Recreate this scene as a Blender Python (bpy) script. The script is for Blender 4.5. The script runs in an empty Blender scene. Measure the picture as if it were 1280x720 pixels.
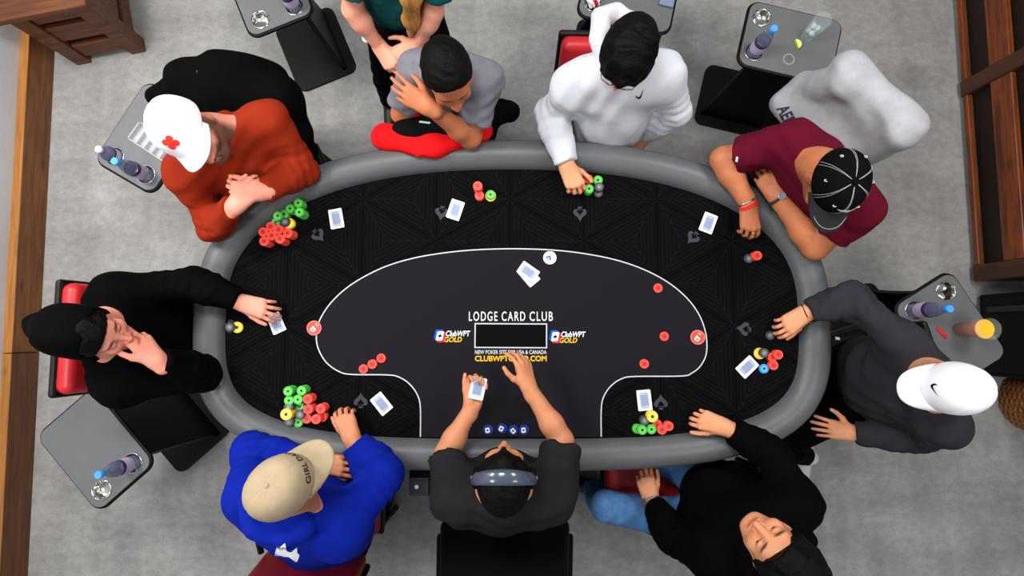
import bpy, bmesh, math, random
import numpy as np
from mathutils import Vector, Matrix
from mathutils.bvhtree import BVHTree

SC = bpy.context.scene
COL = SC.collection
random.seed(7)

# ------------------------------------------------------------------ camera, world, lights, exposure
CAM_H, FPX = 3.05, 680.0
TILT = math.atan(55.0 / FPX)
cam_data = bpy.data.cameras.new('camera')
cam_data.sensor_width = 36.0
cam_data.lens = FPX / 1280.0 * 36.0
cam_data.clip_start = 0.02
cam = bpy.data.objects.new('camera', cam_data)
COL.objects.link(cam)
cam.location = (0, 0, CAM_H)
cam.rotation_euler = (TILT, 0, 0)
SC.camera = cam

world = bpy.data.worlds.new('world')
SC.world = world
world.use_nodes = True
world.node_tree.nodes['Background'].inputs['Color'].default_value = (0.93, 0.97, 1.0, 1)
world.node_tree.nodes['Background'].inputs['Strength'].default_value = 0.30

def area_light(name, loc, size, power, aim=None, color=(1, 0.97, 0.93)):
    l = bpy.data.lights.new(name, 'AREA')
    l.shape = 'RECTANGLE'; l.size, l.size_y = size
    l.energy = power; l.color = color
    o = bpy.data.objects.new(name, l); COL.objects.link(o)
    o.location = loc
    if aim is not None:
        o.rotation_euler = (Vector(aim) - Vector(loc)).to_track_quat('-Z', 'Y').to_euler()
    return o
area_light('ceiling_panel', (-0.35, 1.05, 3.2), (0.7, 0.7), 40)
area_light('ceiling_panel', (-2.3, 1.3, 3.2), (0.7, 0.7), 84)
area_light('ceiling_panel', (1.8, 1.2, 3.2), (0.7, 0.7), 40)
area_light('ceiling_panel', (-1.7, -0.6, 3.2), (0.7, 0.7), 31)
area_light('ceiling_panel', (1.7, -0.7, 3.2), (0.7, 0.7), 21)

SC.view_settings.view_transform = 'Standard'
SC.view_settings.look = 'None'
SC.view_settings.gamma = 1.0
SC.view_settings.use_curve_mapping = False
SC.view_settings.exposure = 0.0

# ------------------------------------------------------------------ helpers
def W(px, py, z):
    """world point at height z that stands behind pixel (px, py) of the 1280x720 photograph"""
    c, s = math.cos(TILT), math.sin(TILT)
    x, y = (px - 640) / FPX, -(py - 360) / FPX
    d = (x, y * c + s, y * s - c)
    t = (z - CAM_H) / d[2]
    return Vector((d[0] * t, d[1] * t, z))

def lin(c):
    c = c / 255.0
    return c / 12.92 if c <= 0.04045 else ((c + 0.055) / 1.055) ** 2.4
def rgb(r, g, b): return (lin(r), lin(g), lin(b), 1.0)

def mat(name, color, rough=0.6, metal=0.0, spec=0.5, vary=0.0, vscale=8.0, bump=0.0, bscale=60.0,
        trans=0.0, ior=1.45, alpha=1.0, emit=None, sheen=0.0, coat=0.0, vcol=False, stretch=(1, 1, 1), detail=3.0):
    m = bpy.data.materials.new(name); m.use_nodes = True
    nt = m.node_tree; b = nt.nodes['Principled BSDF']
    b.inputs['Base Color'].default_value = color
    b.inputs['Roughness'].default_value = rough
    b.inputs['Metallic'].default_value = metal
    b.inputs['Specular IOR Level'].default_value = spec
    b.inputs['IOR'].default_value = ior
    b.inputs['Transmission Weight'].default_value = trans
    b.inputs['Alpha'].default_value = alpha
    b.inputs['Sheen Weight'].default_value = sheen
    b.inputs['Coat Weight'].default_value = coat
    if emit:
        b.inputs['Emission Color'].default_value = emit[0]; b.inputs['Emission Strength'].default_value = emit[1]
    tc = None
    def coords():
        nonlocal tc
        if tc is None:
            t = nt.nodes.new('ShaderNodeTexCoord'); mp = nt.nodes.new('ShaderNodeMapping')
            mp.inputs['Scale'].default_value = stretch
            nt.links.new(t.outputs['Object'], mp.inputs['Vector']); tc = mp.outputs['Vector']
        return tc
    src = None
    if vcol:
        a = nt.nodes.new('ShaderNodeVertexColor'); a.layer_name = 'Col'; src = a.outputs['Color']
    if vary > 0:
        n = nt.nodes.new('ShaderNodeTexNoise'); n.inputs['Scale'].default_value = vscale; n.inputs['Detail'].default_value = detail
        nt.links.new(coords(), n.inputs['Vector'])
        r = nt.nodes.new('ShaderNodeMapRange')
        r.inputs['From Min'].default_value = 0.3; r.inputs['From Max'].default_value = 0.7
        r.inputs['To Min'].default_value = 1 - vary; r.inputs['To Max'].default_value = 1 + vary
        nt.links.new(n.outputs['Fac'], r.inputs['Value'])
        mx = nt.nodes.new('ShaderNodeMix'); mx.data_type = 'RGBA'; mx.blend_type = 'MULTIPLY'
        mx.inputs['Factor'].default_value = 1.0
        if src: nt.links.new(src, mx.inputs['A'])
        else: mx.inputs['A'].default_value = color
        nt.links.new(r.outputs['Result'], mx.inputs['B'])
        src = mx.outputs['Result']
    if src: nt.links.new(src, b.inputs['Base Color'])
    if bump > 0:
        n = nt.nodes.new('ShaderNodeTexNoise'); n.inputs['Scale'].default_value = bscale; n.inputs['Detail'].default_value = 4
        nt.links.new(coords(), n.inputs['Vector'])
        bp = nt.nodes.new('ShaderNodeBump'); bp.inputs['Strength'].default_value = bump; bp.inputs['Distance'].default_value = 0.01
        nt.links.new(n.outputs['Fac'], bp.inputs['Height']); nt.links.new(bp.outputs['Normal'], b.inputs['Normal'])
    return m

def wood(name, c1, c2, axis=1, scale=3.0, rough=0.45):
    """grain running along one object axis, with knots"""
    m = bpy.data.materials.new(name); m.use_nodes = True
    nt = m.node_tree; b = nt.nodes['Principled BSDF']
    t = nt.nodes.new('ShaderNodeTexCoord'); mp = nt.nodes.new('ShaderNodeMapping')
    s = [14.0, 14.0, 14.0]; s[axis] = 1.2
    mp.inputs['Scale'].default_value = s
    nt.links.new(t.outputs['Object'], mp.inputs['Vector'])
    n = nt.nodes.new('ShaderNodeTexNoise'); n.inputs['Scale'].default_value = scale; n.inputs['Detail'].default_value = 6
    n.inputs['Distortion'].default_value = 0.6
    nt.links.new(mp.outputs['Vector'], n.inputs['Vector'])
    r = nt.nodes.new('ShaderNodeValToRGB')
    r.color_ramp.elements[0].position = 0.32; r.color_ramp.elements[0].color = c2
    r.color_ramp.elements[1].position = 0.66; r.color_ramp.elements[1].color = c1
    nt.links.new(n.outputs['Fac'], r.inputs['Fac'])
    mp2 = nt.nodes.new('ShaderNodeMapping'); s2 = [9.0, 9.0, 9.0]; s2[axis] = 3.2
    mp2.inputs['Scale'].default_value = s2
    nt.links.new(t.outputs['Object'], mp2.inputs['Vector'])
    v = nt.nodes.new('ShaderNodeTexVoronoi'); v.inputs['Scale'].default_value = 1.0
    nt.links.new(mp2.outputs['Vector'], v.inputs['Vector'])
    k = nt.nodes.new('ShaderNodeMapRange'); k.inputs['From Min'].default_value = 0.05; k.inputs['From Max'].default_value = 0.16
    k.inputs['To Min'].default_value = 0.25; k.inputs['To Max'].default_value = 1.0
    nt.links.new(v.outputs['Distance'], k.inputs['Value'])
    mx = nt.nodes.new('ShaderNodeMix'); mx.data_type = 'RGBA'; mx.blend_type = 'MULTIPLY'; mx.inputs['Factor'].default_value = 0.8
    nt.links.new(r.outputs['Color'], mx.inputs['A']); nt.links.new(k.outputs['Result'], mx.inputs['B'])
    nt.links.new(mx.outputs['Result'], b.inputs['Base Color'])
    b.inputs['Roughness'].default_value = rough
    bp = nt.nodes.new('ShaderNodeBump'); bp.inputs['Strength'].default_value = 0.25; bp.inputs['Distance'].default_value = 0.004
    nt.links.new(n.outputs['Fac'], bp.inputs['Height']); nt.links.new(bp.outputs['Normal'], b.inputs['Normal'])
    return m

def attach(o, parent):
    """parent without moving: every root below is unrotated when its world-built parts are attached"""
    if parent is None: return o
    o.parent = parent
    if parent.parent is None:
        o.matrix_parent_inverse = Matrix.Translation(-Vector(parent.location))
    return o

def link(name, me, parent=None, mats=None):
    o = bpy.data.objects.new(name, me); COL.objects.link(o)
    if mats is not None and not me.materials:
        for m in (mats if isinstance(mats, (list, tuple)) else [mats]): me.materials.append(m)
    return attach(o, parent)

def obj(name, bm, mats, parent=None, smooth=False, label=None):
    me = bpy.data.meshes.new(name)
    bm.normal_update()
    bm.to_mesh(me); bm.free()
    if smooth:
        me.polygons.foreach_set('use_smooth', [True] * len(me.polygons))
    o = link(name, me, parent, mats)
    if label: o['label'] = label
    return o

def tag(o, label=None, cat=None, group=None, kind=None):
    if label: o['label'] = label
    if cat: o['category'] = cat
    if group: o['group'] = group
    if kind: o['kind'] = kind
    return o

def thing(name, label, cat, loc, group=None):
    o = bpy.data.objects.new(name, None); COL.objects.link(o)
    o.location = loc; o.empty_display_size = 0.05
    return tag(o, label, cat, group)

def smooth_by_angle(o, deg=40):
    me = o.data
    bm = bmesh.new(); bm.from_mesh(me)
    for f in bm.faces: f.smooth = True
    for e in bm.edges:
        if len(e.link_faces) == 2 and e.calc_face_angle(0) > math.radians(deg): e.smooth = False
    bm.to_mesh(me); bm.free()

def frame(origin, x, y, z):
    return Matrix(((x[0], y[0], z[0], origin[0]), (x[1], y[1], z[1], origin[1]), (x[2], y[2], z[2], origin[2]), (0, 0, 0, 1)))
def yaw_frame(origin, ang):
    return Matrix.Translation(origin) @ Matrix.Rotation(ang, 4, 'Z')

def add_box(bm, size, M=Matrix(), bevel=0.0, seg=2, mi=0):
    r = bmesh.ops.create_cube(bm, size=1.0, matrix=Matrix.Diagonal((*size, 1)))
    vs = r['verts']
    if bevel > 0:
        es = list({e for v in vs for e in v.link_edges})
        rb = bmesh.ops.bevel(bm, geom=es, offset=bevel, segments=seg, profile=0.5, affect='EDGES')
        vs = list({v for f in rb['faces'] for v in f.verts} | {v for v in vs if v.is_valid})
        # everything connected
        stack, seen = list(vs), set(vs)
        while stack:
            v = stack.pop()
            for e in v.link_edges:
                w = e.other_vert(v)
                if w not in seen: seen.add(w); stack.append(w)
        vs = list(seen)
    bmesh.ops.transform(bm, matrix=M, verts=vs)
    if mi:
        for f in {f for v in vs for f in v.link_faces}: f.material_index = mi
    return vs

def add_lathe(bm, prof, M=Matrix(), n=24, cap0=True, cap1=True, mis=None):
    """prof: list of (radius, z); revolved about z"""
    rings = []
    for r, z in prof:
        rings.append([bm.verts.new(M @ Vector((r * math.cos(2 * math.pi * k / n), r * math.sin(2 * math.pi * k / n), z))) for k in range(n)])
    for i in range(len(rings) - 1):
        a, b = rings[i], rings[i + 1]
        for k in range(n):
            f = bm.faces.new((a[k], a[(k + 1) % n], b[(k + 1) % n], b[k])); f.smooth = True
            if mis: f.material_index = mis[i]
    if cap0: bm.faces.new(list(reversed(rings[0])))
    if cap1:
        f = bm.faces.new(rings[-1])
        if mis: f.material_index = mis[-1]
    return rings

def add_tube(bm, pts, rad, n=8, closed=False):
    pts = [Vector(p) for p in pts]; N = len(pts)
    rads = rad if isinstance(rad, (list, tuple)) else [rad] * N
    rings = []; up = None
    for i, p in enumerate(pts):
        if closed: t = pts[(i + 1) % N] - pts[i - 1]
        else: t = pts[min(i + 1, N - 1)] - pts[max(i - 1, 0)]
        if t.length < 1e-9: t = Vector((0, 0, 1))
        t.normalize()
        if up is None:
            up = t.orthogonal().normalized()
        up = (up - t * up.dot(t))
        if up.length < 1e-6: up = t.orthogonal()
        up.normalize(); s = t.cross(up)
        rings.append([bm.verts.new(p + (up * math.cos(a) + s * math.sin(a)) * rads[i]) for a in [2 * math.pi * k / n for k in range(n)]])
    M = N if closed else N - 1
    for i in range(M):
        a, b = rings[i], rings[(i + 1) % N]
        for k in range(n):
            f = bm.faces.new((a[k], a[(k + 1) % n], b[(k + 1) % n], b[k])); f.smooth = True
    if not closed:
        bm.faces.new(list(reversed(rings[0]))); bm.faces.new(rings[-1])

def rounded_rect(w, h, r, n=6):
    out = []
    for cx, cy, a0 in ((w / 2 - r, h / 2 - r, 0), (-w / 2 + r, h / 2 - r, 90), (-w / 2 + r, -h / 2 + r, 180), (w / 2 - r, -h / 2 + r, 270)):
        for k in range(n + 1):
            a = math.radians(a0 + 90 * k / n)
            out.append((cx + r * math.cos(a), cy + r * math.sin(a)))
    return out

def add_prism(bm, pts, z0, z1, M=Matrix(), mi=0, mi_top=None):
    lo = [bm.verts.new(M @ Vector((x, y, z0))) for x, y in pts]
    hi = [bm.verts.new(M @ Vector((x, y, z1))) for x, y in pts]
    n = len(pts)
    for k in range(n):
        f = bm.faces.new((lo[k], lo[(k + 1) % n], hi[(k + 1) % n], hi[k])); f.material_index = mi
    f = bm.faces.new(list(reversed(lo))); f.material_index = mi
    f = bm.faces.new(hi); f.material_index = mi if mi_top is None else mi_top

def curve_mesh(loops, extrude=0.0, bevel=0.0):
    """filled 2D outline(s); inner loops become holes -> (verts, faces)"""
    cu = bpy.data.curves.new('tmp', 'CURVE'); cu.dimensions = '2D'; cu.fill_mode = 'BOTH'
    cu.extrude = extrude; cu.bevel_depth = bevel; cu.bevel_resolution = 1
    for lp in loops:
        sp = cu.splines.new('POLY'); sp.points.add(len(lp) - 1)
        for p, q in zip(sp.points, lp): p.co = (q[0], q[1], 0, 1)
        sp.use_cyclic_u = True
    return eval_mesh(cu)
def eval_mesh(data):
    o = bpy.data.objects.new('tmp', data); COL.objects.link(o)
    dg = bpy.context.evaluated_depsgraph_get(); dg.update()
    me = bpy.data.meshes.new_from_object(o.evaluated_get(dg))
    bpy.data.objects.remove(o)
    v = [Vector(x.co) for x in me.vertices]; f = [tuple(p.vertices) for p in me.polygons]
    bpy.data.meshes.remove(me)
    return v, f
def text_mesh(s, size=1.0, xscale=1.0, shear=0.0, offset=0.0, spacing=1.0):
    cu = bpy.data.curves.new('tmp', 'FONT'); cu.body = s; cu.size = size; cu.shear = shear; cu.offset = offset
    cu.align_x = 'CENTER'; cu.align_y = 'CENTER'; cu.space_character = spacing; cu.resolution_u = 4
    v, f = eval_mesh(cu)
    return [Vector((p.x * xscale, p.y, p.z)) for p in v], f
def add_vf(bm, vf, M=Matrix(), mi=0, fit=None):
    v, f = vf
    if fit:                                   # (width, height) of the result, centred
        x0, x1 = min(p.x for p in v), max(p.x for p in v); y0, y1 = min(p.y for p in v), max(p.y for p in v)
        sx, sy = fit[0] / (x1 - x0), fit[1] / (y1 - y0)
        v = [Vector(((p.x - (x0 + x1) / 2) * sx, (p.y - (y0 + y1) / 2) * sy, p.z)) for p in v]
    vs = [bm.verts.new(M @ p) for p in v]
    for q in f:
        try:
            ff = bm.faces.new([vs[i] for i in q]); ff.material_index = mi
        except ValueError: pass
    return vs

def copy_tree(o, parent=None):
    c = o.copy(); COL.objects.link(c)
    if parent is not None: c.parent = parent; c.matrix_parent_inverse = o.matrix_parent_inverse.copy()
    for ch in list(o.children): copy_tree(ch, c)
    return c
# ------------------------------------------------------------------ materials
M_floor = mat('grey carpet', rgb(158, 157, 156), 0.95, spec=0.1, vary=0.14, vscale=2.3, bump=0.5, bscale=260, detail=9)
def carpet_streaks(m):
    nt = m.node_tree; b = nt.nodes['Principled BSDF']
    src = b.inputs['Base Color'].links[0].from_socket
    t = nt.nodes.new('ShaderNodeTexCoord')
    for scale, amt in (((0.9, 5, 1), 0.07), ((5, 0.9, 1), 0.07), ((14, 17, 1), 0.09), ((60, 60, 1), 0.05)):
        mp = nt.nodes.new('ShaderNodeMapping'); mp.inputs['Scale'].default_value = scale
        nt.links.new(t.outputs['Object'], mp.inputs['Vector'])
        n = nt.nodes.new('ShaderNodeTexNoise'); n.inputs['Scale'].default_value = 1.6; n.inputs['Detail'].default_value = 5
        nt.links.new(mp.outputs['Vector'], n.inputs['Vector'])
        r = nt.nodes.new('ShaderNodeMapRange'); r.inputs['From Min'].default_value = 0.35; r.inputs['From Max'].default_value = 0.65
        r.inputs['To Min'].default_value = 1 - amt; r.inputs['To Max'].default_value = 1 + amt
        nt.links.new(n.outputs['Fac'], r.inputs['Value'])
        mx = nt.nodes.new('ShaderNodeMix'); mx.data_type = 'RGBA'; mx.blend_type = 'MULTIPLY'; mx.inputs['Factor'].default_value = 1
        nt.links.new(src, mx.inputs['A']); nt.links.new(r.outputs['Result'], mx.inputs['B']); src = mx.outputs['Result']
    nt.links.new(src, b.inputs['Base Color'])
carpet_streaks(M_floor)
M_wall = mat('painted wall', rgb(205, 208, 212), 0.8, vary=0.02, bump=0.1, bscale=120)
M_pine = wood('knotty pine', rgb(136, 82, 32), rgb(98, 56, 20), axis=1)
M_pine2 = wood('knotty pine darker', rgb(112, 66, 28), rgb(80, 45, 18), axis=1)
M_pine_toplit = wood('pine lightened as toplit', rgb(178, 118, 54), rgb(146, 92, 40), axis=1)  # paler pine: overhead light on the baseboard's top put into the colour
M_walnut = wood('rustic brown wood', rgb(112, 62, 28), rgb(70, 36, 16), axis=0, rough=0.5)
M_cab = wood('oiled brown wood', rgb(140, 66, 18), rgb(80, 34, 10), axis=1, rough=0.4)
M_cabpost = wood('dark brown post wood', rgb(84, 46, 26), rgb(56, 30, 18), axis=2, rough=0.5)
M_cabback = mat('dark stained back panel', rgb(34, 20, 14), 0.6, vary=0.2)
M_black = mat('black plastic', rgb(5, 5, 6), 0.5, spec=0.2)
M_blackmetal = mat('black powder coat', rgb(9, 9, 10), 0.55, spec=0.25, vary=0.1)
M_vinyl = mat('grey vinyl', rgb(87, 90, 94), 0.4, spec=0.5, vary=0.05, vscale=14, bump=0.06, bscale=420)
M_felt = mat('black speed cloth', rgb(9, 9, 10), 0.9, spec=0.06, bump=0.15, bscale=700)
M_zone = mat('charcoal printed cloth', rgb(28, 27, 32), 0.9, spec=0.1, bump=0.15, bscale=700)
M_line = mat('pale grey print', rgb(200, 202, 208), 0.8, spec=0.1)
M_pat = mat('dark grey print', rgb(21, 21, 22), 0.9, spec=0.1)
M_spade = mat('grey spade print', rgb(64, 64, 72), 0.9, spec=0.1)
M_white = mat('white print', rgb(236, 240, 244), 0.7, spec=0.2)
M_gold = mat('gold print', rgb(236, 184, 34), 0.7, spec=0.2)
M_blue = mat('blue print', rgb(20, 80, 215), 0.7, spec=0.2)
M_red = mat('red print', rgb(230, 24, 60), 0.7, spec=0.2)
M_ink = mat('black print', rgb(10, 10, 12), 0.7, spec=0.2)

# ------------------------------------------------------------------ floor, left wall, baseboard
bm = bmesh.new(); add_box(bm, (9, 7.5, 0.1), Matrix.Translation((0.0, 0.3, -0.05)))
tag(obj('floor', bm, M_floor), kind='structure')

b0, b1 = W(68, 80, 0), W(35.5, 712, 0)                 # floor line of the wall
wd = (b1 - b0).normalized(); wn = Vector((-wd.y, wd.x, 0))
if wn.x < 0: wn = -wn                                    # into the room
wang = math.atan2(wd.y, wd.x)
mid = (b0 + b1) / 2
def wall_frame(along, off, z): return yaw_frame(mid + wd * along + wn * off + Vector((0, 0, z)), wang)
bm = bmesh.new(); add_box(bm, (7.0, 0.12, 2.9), wall_frame(0, -0.045 - 0.06, 1.45))
tag(obj('wall_left', bm, M_wall), kind='structure')
board_h = 0.165
root = thing('baseboard_left', None, None, (0, 0, 0)); root['kind'] = 'structure'
seam = (W(55, 440, 0) - mid).dot(wd)
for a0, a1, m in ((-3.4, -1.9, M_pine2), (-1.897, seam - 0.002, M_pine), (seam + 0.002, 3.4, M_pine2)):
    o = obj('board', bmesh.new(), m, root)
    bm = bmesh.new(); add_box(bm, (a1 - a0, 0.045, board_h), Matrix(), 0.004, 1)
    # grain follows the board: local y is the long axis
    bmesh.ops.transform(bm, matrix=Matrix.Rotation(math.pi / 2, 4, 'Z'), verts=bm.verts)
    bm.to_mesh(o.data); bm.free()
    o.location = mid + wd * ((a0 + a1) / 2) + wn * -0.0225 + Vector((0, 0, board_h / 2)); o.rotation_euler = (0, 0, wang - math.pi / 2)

for a0, a1 in ((-3.4, seam - 0.002), (seam + 0.002, 3.4)):  # added strip whose paler pine stands in for light on the board tops
    o = obj('lit_top_strip', bmesh.new(), M_pine_toplit, root)
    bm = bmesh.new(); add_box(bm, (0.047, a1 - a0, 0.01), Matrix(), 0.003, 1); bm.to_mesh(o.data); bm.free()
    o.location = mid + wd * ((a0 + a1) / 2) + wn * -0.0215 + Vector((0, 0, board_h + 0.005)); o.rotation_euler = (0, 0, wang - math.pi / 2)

# ------------------------------------------------------------------ brown wooden cabinet along the right side
cx = W(1208, 230, 0.03).x
y_lo, y_mid, y_hi = W(1214, 352, 0.03).y, W(1203, 112, 0.03).y, W(1203, 112, 0.03).y + 1.6
cab = thing('wooden_shelf_cabinet', 'tall brown wooden cabinet with slatted front along the right edge of the room', 'cabinet', (cx + 0.25, (y_lo + y_hi) / 2, 0))
for y, w in ((y_lo + 0.045, 0.09), (y_mid, 0.085), (y_hi - 0.05, 0.09)):
    bm = bmesh.new(); add_box(bm, (0.09, w, 1.77), Matrix.Translation((cx + 0.045, y, 0.03 + 0.885)), 0.004, 1)
    obj('post', bm, M_cabpost, cab)
for ya, yb in ((y_lo + 0.09, y_mid - 0.0425), (y_mid + 0.0425, y_hi - 0.095)):
    for z0, z1 in ((0.03, 0.064), (0.21, 0.335), (0.48, 0.60), (0.76, 0.88), (1.04, 1.16), (1.32, 1.44), (1.62, 1.79)):
        o = obj('slat', bmesh.new(), M_cab, cab)
        bm = bmesh.new(); add_box(bm, (0.03, yb - ya, z1 - z0), Matrix.Translation((cx + 0.025, (ya + yb) / 2, (z0 + z1) / 2)), 0.004, 1)
        bm.to_mesh(o.data); bm.free()
bm = bmesh.new(); add_box(bm, (0.02, y_hi - y_lo - 0.1, 1.7), Matrix.Translation((cx + 0.062, (y_lo + y_hi) / 2, 0.9)))
obj('back_panel', bm, M_cabback, cab)
for y in (y_lo + 0.012, y_hi - 0.015):
    bm = bmesh.new(); add_box(bm, (0.41, 0.02, 1.76), Matrix.Translation((cx + 0.09 + 0.205, y, 0.91)))
    obj('side_panel', bm, M_cabpost, cab)
bm = bmesh.new(); add_box(bm, (0.54, y_hi - y_lo + 0.04, 0.04), Matrix.Translation((cx + 0.25, (y_lo + y_hi) / 2, 1.82)), 0.004, 1)
obj('cabinet_top', bm, M_cab, cab)
for y in (y_lo + 0.06, y_mid, y_hi - 0.06):
    for x in (cx + 0.06, cx + 0.44):
        bm = bmesh.new(); add_box(bm, (0.06, 0.06, 0.03), Matrix.Translation((x, y, 0.015))); obj('foot', bm, M_cabback, cab)

# ------------------------------------------------------------------ black case and wicker basket below it
ya, yb = W(1216, 368, 0).y, W(1216, 474, 0.2).y
bx = W(1218, 420, 0).x
case = thing('equipment_case', 'tall black equipment case beside the end of the wooden cabinet', 'case', (bx + 0.3, (ya + yb) / 2, 0))
bm = bmesh.new(); add_box(bm, (0.58, ya - yb - 0.01, 0.9), Matrix.Translation((bx + 0.31, (ya + yb) / 2, 0.47)), 0.01, 2)
obj('body', bm, M_black, case)
bm = bmesh.new(); add_box(bm, (0.02, ya - yb - 0.06, 0.8), Matrix.Translation((bx + 0.011, (ya + yb) / 2, 0.47)), 0.004, 1)
obj('door', bm, M_blackmetal, case)
bm = bmesh.new(); add_box(bm, (0.015, 0.03, 0.74), Matrix.Translation((bx - 0.006, ya - 0.09, 0.47)), 0.004, 1)
obj('door_handle', bm, mat('dark grey metal', rgb(54, 55, 58), 0.5, metal=0.5), case)
for dx in (0.06, 0.54):
    for y in (ya - 0.06, yb + 0.06):
        bm = bmesh.new(); add_lathe(bm, [(0.02, 0), (0.025, 0.03)], Matrix.Translation((bx + dx, y, 0)), 10); obj('foot', bm, M_black, case)

M_wicker = mat('woven wicker', rgb(150, 92, 44), 0.6, vary=0.35, vscale=60, bump=0.5, bscale=90)
bc = W(1283, 500, 0.0)
bas = thing('wicker_basket', 'woven brown wicker basket behind the man in the white cap and charcoal sweater', 'basket', bc)
bm = bmesh.new(); nst = 28
for k in range(nst):                                      # upright stakes
    a = 2 * math.pi * k / nst
    add_tube(bm, [bc + Vector(((0.15 + 0.04 * t) * math.cos(a), (0.15 + 0.04 * t) * math.sin(a), 0.34 * t)) for t in (0, 0.5, 1)], 0.005, 5)
obj('stakes', bm, M_wicker, bas)
bm = bmesh.new()
for row in range(20):
    z = 0.012 + row * 0.0165; r0 = 0.15 + 0.04 * z / 0.34
    add_tube(bm, [bc + Vector(((r0 + 0.006 * (1 if (k + row) % 2 else -1)) * math.cos(2 * math.pi * k / nst), (r0 + 0.006 * (1 if (k + row) % 2 else -1)) * math.sin(2 * math.pi * k / nst), z)) for k in range(nst)], 0.0085, 5, True)
o = obj('weave', bm, M_wicker, bas); o['kind'] = 'stuff'
bm = bmesh.new(); add_tube(bm, [bc + Vector((0.192 * math.cos(a), 0.192 * math.sin(a), 0.345)) for a in np.linspace(0, 2 * math.pi, 33)[:-1]], 0.014, 8, True)
obj('rim', bm, M_wicker, bas)
bm = bmesh.new(); add_lathe(bm, [(0.142, 0.0), (0.146, 0.012)], Matrix.Translation(bc), 24); obj('bottom', bm, M_wicker, bas)

# ------------------------------------------------------------------ rustic wooden bench in the far left corner
p0, p1 = W(97, 82, 0), W(183, 65, 0)
ux = (p1 - p0); bw = ux.length; ux.normalize(); uy = Vector((-ux.y, ux.x, 0))
ben = thing('wooden_bench', 'rustic brown wooden bench in the corner above the left baseboard', 'bench', p0 + ux * bw / 2 + uy * 0.25)
def bench_box(name, x0, x1, y0, y1, z0, z1, m=None):
    o = obj(name, bmesh.new(), m or M_walnut, ben)
    bm = bmesh.new(); add_box(bm, (x1 - x0, y1 - y0, z1 - z0), Matrix(), 0.004, 1); bm.to_mesh(o.data); bm.free()
    o.location = p0 + ux * ((x0 + x1) / 2) + uy * ((y0 + y1) / 2) + Vector((0, 0, (z0 + z1) / 2)); o.rotation_euler = (0, 0, math.atan2(ux.y, ux.x))
for x0 in (0, bw - 0.085):
    for y0 in (0, 0.45): bench_box('leg', x0, x0 + 0.085, y0, y0 + 0.085, 0, 0.46)
bench_box('lower_rail', 0.085, bw - 0.085, 0.015, 0.045, 0.04, 0.15)
bench_box('shelf_board', 0.02, bw - 0.02, 0.05, 0.45, 0.13, 0.15, M_cabback)
bench_box('upper_rail', 0.085, bw - 0.085, 0.015, 0.045, 0.20, 0.32)
bench_box('apron', 0.085, bw - 0.085, 0.015, 0.045, 0.36, 0.46)
bench_box('side_panel', bw - 0.06, bw - 0.03, 0.085, 0.45, 0.04, 0.46)
bench_box('side_panel', 0.03, 0.06, 0.085, 0.45, 0.04, 0.46)
for k in range(4): bench_box('top_plank', -0.03, bw + 0.03, -0.03 + k * 0.15, 0.115 + k * 0.15, 0.462, 0.5)

# ------------------------------------------------------------------ poker table
FZ = 0.75                                                 # height of the playing cloth
L, R_, T, B_ = W(240, 385, 0.78), W(1040, 385, 0.78), W(640, 173, 0.78), W(640, 590, 0.78)
TCX, TCY = (L.x + R_.x) / 2, L.y
TA, TBT, TBB = (R_.x - L.x) / 2, T.y - TCY, TCY - B_.y
def outline(off, n=160):
    pts = []
    for k in range(n):
        a = 2 * math.pi * k / n; c, s = math.cos(a), math.sin(a)
        e, b = (2.35, TBT) if s >= 0 else (3.5, TBB)
        pts.append(Vector((TCX + TA * math.copysign(abs(c) ** (2 / e), c), TCY + b * math.copysign(abs(s) ** (2 / e), s), 0)))
    # even spacing
    P = pts + [pts[0]]; acc = [0]
    for i in range(n): acc.append(acc[-1] + (P[i + 1] - P[i]).length)
    out = []; j = 0
    for k in range(n):
        d = acc[-1] * k / n
        while acc[j + 1] < d: j += 1
        t = (d - acc[j]) / max(acc[j + 1] - acc[j], 1e-9); out.append(P[j].lerp(P[j + 1], t))
    nrm = []
    for k in range(n):
        t = (out[(k + 1) % n] - out[k - 1]).normalized(); nrm.append(Vector((-t.y, t.x, 0)))
    return [p + q * off for p, q in zip(out, nrm)]
table = thing('poker_table', 'large oval poker table with grey padded rail and printed black cloth', 'table', (TCX, TCY, 0))
prof = [(0.035, 0.695), (0.012, 0.70), (0.0, 0.722), (-0.003, 0.75), (0.004, 0.776), (0.02, 0.795), (0.045, 0.805), (0.072, 0.805), (0.096, 0.797), (0.113, 0.783), (0.124, 0.765), (0.128, 0.745)]
bm = bmesh.new(); rings = []
for u, z in prof: rings.append([bm.verts.new((p.x, p.y, z)) for p in outline(u)])
for a, b in zip(rings, rings[1:]):
    for k in range(len(a)):
        f = bm.faces.new((a[k], a[(k + 1) % len(a)], b[(k + 1) % len(a)], b[k])); f.smooth = True
f_ = rings[-1]; 
obj('padded_rail', bm, M_vinyl, table)
felt_in = [(p.x, p.y) for p in outline(0.124)]
bm = bmesh.new(); add_prism(bm, felt_in, FZ - 0.02, FZ); obj('playing_cloth', bm, M_felt, table)
bm = bmesh.new(); add_prism(bm, [(p.x, p.y) for p in outline(0.03)], 0.66, 0.725); obj('apron', bm, M_black, table)
for sx in (-0.7, 0.7):
    bm = bmesh.new(); add_lathe(bm, [(0.30, 0), (0.30, 0.03), (0.10, 0.06), (0.09, 0.60), (0.22, 0.66)], Matrix.Translation((TCX + sx, TCY, 0)), 24); obj('pedestal', bm, M_black, table)

def inside(poly, x, y):
    c = False; j = len(poly) - 1
    for i in range(len(poly)):
        xi, yi = poly[i]; xj, yj = poly[j]
        if (yi > y) != (yj > y) and x < (xj - xi) * (y - yi) / (yj - yi) + xi: c = not c
        j = i
    return c
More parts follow.
